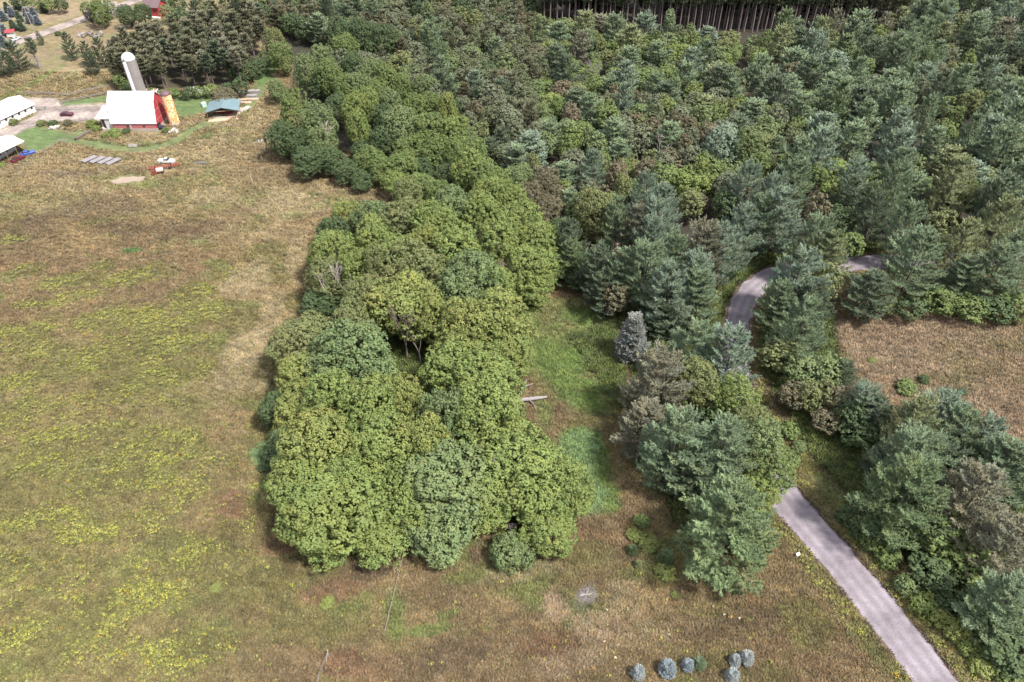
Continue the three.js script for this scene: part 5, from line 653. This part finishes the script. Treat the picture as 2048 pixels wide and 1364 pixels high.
{ const g = thing('red_house', 'red house with brown roof half hidden behind dark round trees', 'house', at(306, 34), -0.25), L = 8.5, W = 6.5, h = 4.6; part('wall', [box(L, h, 0.25, 0, h / 2, 0), box(L, h, 0.25, 0, h / 2, -W), box(0.25, h, W - 0.3, L / 2 - 0.12, h / 2, -W / 2), box(0.25, h, W - 0.3, -L / 2 + 0.12, h / 2, -W / 2)], M.redPaint, g); const gab = prism([[-W / 2, 0], [W / 2, 0], [0, 2.4]], 0.24); gab.rotateY(Math.PI / 2); gab.translate(L / 2 - 0.12, h, -W / 2); part('gable', gab, M.redPaint, g); const g2 = gab.clone(); g2.translate(-L + 0.24, 0, 0); part('gable', g2, M.redPaint, g); part('roof', slab(V(-L / 2 - 0.4, h - 0.15, 0.5), V(L / 2 + 0.4, h - 0.15, 0.5), V(L / 2 + 0.4, h + 2.5, -W / 2), V(-L / 2 - 0.4, h + 2.5, -W / 2), 0.14), M.roofBrown, g); part('roof', slab(V(-L / 2 - 0.4, h + 2.5, -W / 2), V(L / 2 + 0.4, h + 2.5, -W / 2), V(L / 2 + 0.4, h - 0.15, -W - 0.5), V(-L / 2 - 0.4, h - 0.15, -W - 0.5), 0.14), M.roofBrown, g); for (const x of [-2, 1.8]) part('window', box(0.9, 1.2, 0.1, x, 2.9, 0.12), M.glass, g); part('porch', box(L + 0.4, 0.5, 1.4, 0, 0.25, 0.95), M.whitePaint, g); part('chimney', box(0.7, 1.6, 0.7, 1.5, h + 2.6, -W / 2 - 0.8), M.roofBrown, g); }
{ const g = thing('garden_shed', 'small pale outbuilding in front of the dark round trees', 'shed', at(264, 51), 0.2); part('wall', box(2.6, 1.9, 2, 0, 0.95, 0), M.whitePaint, g); part('roof', slab(V(-1.6, 1.9, 1.2), V(1.6, 1.9, 1.2), V(1.6, 2.5, -1.2), V(-1.6, 2.5, -1.2), 0.1), M.roofBrown, g); part('door', box(0.8, 1.5, 0.06, 0.4, 0.8, 1.03), M.dark, g); }
//==GRASS==
// ---------------------------------------------------------------- standing grass and weeds
{
  const tuft = (seed, n, len, wid, spread) => { const r = rng(seed), L = new Leaves(), s = new THREE.Vector3(), d = new THREE.Vector3(); for (let i = 0; i < n; i++) { const a = r() * 6.28, k = spread * (0.35 + 0.9 * r()); d.set(Math.cos(a) * k, 1, Math.sin(a) * k).normalize(); s.set(-Math.sin(a), 0, Math.cos(a)); const v = 0.75 + 0.5 * r(); s.x += (r() - 0.5) * 0.8; s.z += (r() - 0.5) * 0.8; s.normalize(); L.blade(V((r() - 0.5) * 0.6, -0.03, (r() - 0.5) * 0.6), d, s, len * (0.6 + 0.7 * r()), wid, [v, v, v]); } return L.build(); };
  const flower = (seed) => { const r = rng(seed), L = new Leaves(), s = new THREE.Vector3(), d = new THREE.Vector3(), n = new THREE.Vector3(); for (let i = 0; i < 16; i++) { const a = r() * 6.28, q = Math.sqrt(r()) * 0.34, top = i < 11; sphereDir(r, n); n.y = Math.abs(n.y) + 0.9; n.normalize(); perpendicular(n, r, d); s.crossVectors(n, d); const v = top ? 0.85 + 0.5 * r() : 0.3; L.blade(V(Math.cos(a) * q, top ? 0.55 + 0.25 * r() : 0.3, Math.sin(a) * q), d, s, 0.24, 0.15, [v * (top ? 1.08 : 0.8), v, v * 0.85]); } return L.build(); };
  const m = foliage([1, 1, 1]), r = rng(404), d = new THREE.Object3D();
  const lots = { dry_grass: [], goldenrod_weeds: [], white_wildflowers: [], undergrowth: [] };
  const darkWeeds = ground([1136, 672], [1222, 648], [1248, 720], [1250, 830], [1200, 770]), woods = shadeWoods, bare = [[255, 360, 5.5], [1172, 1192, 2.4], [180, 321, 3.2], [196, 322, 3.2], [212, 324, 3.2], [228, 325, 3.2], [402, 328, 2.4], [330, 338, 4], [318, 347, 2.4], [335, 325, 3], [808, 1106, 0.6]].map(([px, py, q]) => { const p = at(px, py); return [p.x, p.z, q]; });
  const fieldWeight = (x, z) => { for (let i = 0; i < woods.length; i++) { const k = within(woods[i], x, z); if (k > 2) return 0; } return 1; };
  for (let n = 0; n < 640000; n++) {
    const z = -lerp(46, 300, r()), half = 0.7 * (CAM_H * sp - z * cp) + 6, x = (r() * 2 - 1) * half; if (r() > half * 16400 / (z * z + 14400) / 88) continue;
    const g = roadGap(x, z); if (g < 0.25) continue;
    const w = x < 0 ? Math.max(weedAt(x, z), z > -135 ? 0.5 * sstep(-38, -52, x + 10 * noise(x * 0.1, z * 0.1)) * sstep(0.35, 0.65, fbm(x * 0.05 + 4, z * 0.09, 3)) : 0) : 0, [qx, qy] = seen(V(x, 0, z)); if (qx < -60 || qx > 2110 || qy > 1430) continue;
    const farm = z < -205 && x < -60;
    if (farm && (within(yardPoly, x, z) > -1 || (Math.abs(x + 137) < 11 && Math.abs(z + 252) < 8) || lawns.some((l) => within(l, x, z) > 0) || edgeDistance(trackPath, x, z) < 2)) continue;
    if (bare.some(([bx, bz, br]) => Math.hypot(x - bx, (z - bz) * 1.6) < br)) continue;
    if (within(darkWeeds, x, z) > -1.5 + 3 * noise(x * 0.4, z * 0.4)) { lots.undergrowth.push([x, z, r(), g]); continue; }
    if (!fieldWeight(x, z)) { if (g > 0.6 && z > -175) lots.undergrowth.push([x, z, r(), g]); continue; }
    const patch = fbm(x * 0.22 + 9, z * 0.3, 3);
    if (w > 0 && r() < w * (0.06 + 0.9 * sstep(0.4, 0.66, patch))) { lots.goldenrod_weeds.push([x, z, r()]); continue; }
    if (g < 4 && r() < 0.3 * sstep(0.4, 0.7, patch)) { lots.goldenrod_weeds.push([x, z, r()]); continue; }
    if (x > -45 && x < 55 && z > -72 && r() < 0.01) { lots.goldenrod_weeds.push([x, z, r()]); continue; }
    if (x > 10 && x < 45 && z > -66 && r() < 0.012 * sstep(0.4, 0.7, patch)) { lots.white_wildflowers.push([x, z, r()]); continue; }
    lots.dry_grass.push([x, z, r()]);
  }
  const words = { dry_grass: 'dry meadow grass standing all over the open fields', goldenrod_weeds: 'yellow-green flowering weeds in drifts over the meadow and verges', white_wildflowers: 'scattered tiny white wildflowers in the near grass', undergrowth: 'low green undergrowth beneath trees and along the wood edges' };
  const geo = { dry_grass: tuft(1, 13, 0.6, 0.11, 1.5), goldenrod_weeds: flower(2), white_wildflowers: flower(3), undergrowth: tuft(4, 12, 0.7, 0.24, 1.8) };
  for (const k in lots) {
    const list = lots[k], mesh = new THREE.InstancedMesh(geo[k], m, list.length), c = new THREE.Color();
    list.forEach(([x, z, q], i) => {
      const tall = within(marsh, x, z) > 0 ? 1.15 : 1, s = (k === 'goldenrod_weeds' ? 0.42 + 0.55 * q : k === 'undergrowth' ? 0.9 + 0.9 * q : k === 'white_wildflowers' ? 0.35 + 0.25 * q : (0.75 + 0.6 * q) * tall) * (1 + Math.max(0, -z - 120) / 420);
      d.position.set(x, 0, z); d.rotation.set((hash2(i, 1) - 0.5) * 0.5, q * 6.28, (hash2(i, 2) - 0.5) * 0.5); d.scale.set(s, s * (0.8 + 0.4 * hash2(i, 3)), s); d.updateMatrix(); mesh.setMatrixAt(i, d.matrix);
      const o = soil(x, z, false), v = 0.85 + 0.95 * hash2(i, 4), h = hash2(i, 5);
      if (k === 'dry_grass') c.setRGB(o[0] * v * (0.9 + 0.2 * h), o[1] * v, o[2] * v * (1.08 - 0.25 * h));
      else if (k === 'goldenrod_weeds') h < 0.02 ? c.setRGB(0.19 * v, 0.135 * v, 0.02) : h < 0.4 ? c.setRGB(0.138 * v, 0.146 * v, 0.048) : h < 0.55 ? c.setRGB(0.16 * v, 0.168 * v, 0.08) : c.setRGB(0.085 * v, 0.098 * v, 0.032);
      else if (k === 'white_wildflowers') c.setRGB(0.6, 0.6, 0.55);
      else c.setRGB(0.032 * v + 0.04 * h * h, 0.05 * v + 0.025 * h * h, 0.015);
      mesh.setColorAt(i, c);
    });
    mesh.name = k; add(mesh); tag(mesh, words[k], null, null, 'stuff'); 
  }
}
//==LABELS==
// ---------------------------------------------------------------- labels: what each tree looks like and what it stands by
{
  const marks = [[825, 665, 'the dark gap in the grove'], [650, 560, 'the half-bare grey tree'], [1070, 797, 'the pale fallen trunk'], [1025, 1095, 'the pale drooping bush'], [1212, 500, 'the reddish dead spruce'], [1260, 665, 'the silver-blue spruce'], [1505, 600, 'the road bend'], [1850, 710, 'the brown meadow'], [1660, 1120, 'the straight gravel road'], [1330, 70, 'the lone bare-stemmed tree'], [1320, 240, 'the dark cedar pair'], [1187, 130, 'the grey twiggy dead tree'], [1325, 295, 'the white-limbed snag'], [1450, 40, 'the tall plantation'], [275, 200, 'the red barn'], [450, 212, 'the lumber shed'], [652, 275, 'the pale forked limb'], [1020, 330, 'the grey dead trunks'], [2000, 40, 'the upper right corner'], [1560, 205, 'the grey bare-topped tree'], [1740, 530, 'the far road stretch'], [980, 60, 'the upper forest edge'], [560, 130, 'the green clearing'], [70, 60, 'the utility pole'], [300, 30, 'the red house'], [1800, 160, 'the dense upper pines'], [1980, 250, 'the right photo edge'], [780, 120, 'the dark round crowns'], [1360, 420, 'the roadside pine group'], [1640, 800, 'the brown shrubs'], [600, 1000, 'the front corner of the grove'], [880, 960, 'the front of the grove'], [900, 450, 'the back of the grove'], [1100, 200, 'the forest middle'], [560, 700, 'the meadow side of the grove'], [1040, 640, 'the lane side of the grove'], [1900, 1010, 'the corner pines'], [40, 300, 'the pole shelter'], [1850, 440, 'the big spreading pine'], [200, 320, 'the grey slatted panels'], [1400, 900, 'the tallest roadside pines'], [1780, 330, 'the mid-right pine stand'], [1660, 300, 'the upper roadside pines']];
  const by = new Map();
  for (const o of scene.children) {
    const q = o.userData.pending; if (!q) continue; delete o.userData.pending; if (q.label) continue;
    const p = seen(V(o.position.x, q.H * 0.8, o.position.z)); let best = null, bd = 1e9;
    for (const m of marks) { const e = Math.hypot(m[0] - p[0], (m[1] - p[1]) * 1.25); if (e < bd) { bd = e; best = m; } }
    const dx = p[0] - best[0], dy = p[1] - best[1], rel = bd < 26 ? 'at' : Math.abs(dx) > Math.abs(dy) * 1.2 ? (dx < 0 ? 'left of' : 'right of') : dy < 0 ? 'beyond' : 'below';
    const size = q.R / { grove: 6, wood: 4, pine: 5.8, farpine: 5.2, scrub: 3.4, redpine: 2.7, shrub: 2, spruce: 2.5, sapling: 1, droop: 4 }[q.kind];
    const noun = { grove: 'broad-crowned tree', wood: 'leafy tree', pine: 'plumed pine', farpine: 'pine', scrub: 'scrubby conifer', redpine: 'slim tall pine', shrub: 'shrub', spruce: 'spruce' }[q.kind];
    const label = `${size < 0.88 ? 'narrow ' : size > 1.14 ? 'wide ' : ''}${WORDS[q.tone]} ${noun} ${rel} ${best[2]}`;
    if (!by.has(label)) by.set(label, []); by.get(label).push([o, p]);
  }
  const nth = ['leftmost', ...['second', 'third', 'fourth', 'fifth', 'sixth', 'seventh', 'eighth', 'ninth', 'tenth', 'eleventh', 'twelfth', 'thirteenth', 'fourteenth', 'fifteenth', 'sixteenth', 'seventeenth', 'eighteenth', 'nineteenth', 'twentieth'].map((w) => w + ' from left')];
  for (const [label, list] of by) {
    list.sort((a, b) => a[1][0] - b[1][0]);
    list.forEach(([o, p], i) => {
      const n = list.length, where = n === 1 ? '' : n === 2 ? (i ? ', the right one' : ', the left one') : i === n - 1 ? ', rightmost' : ', ' + (nth[i] ?? 'beyond the twentieth from left');
      o.userData.label = label + where; labelled.push(o);
    });
  }
}
renderer.render(scene, camera);
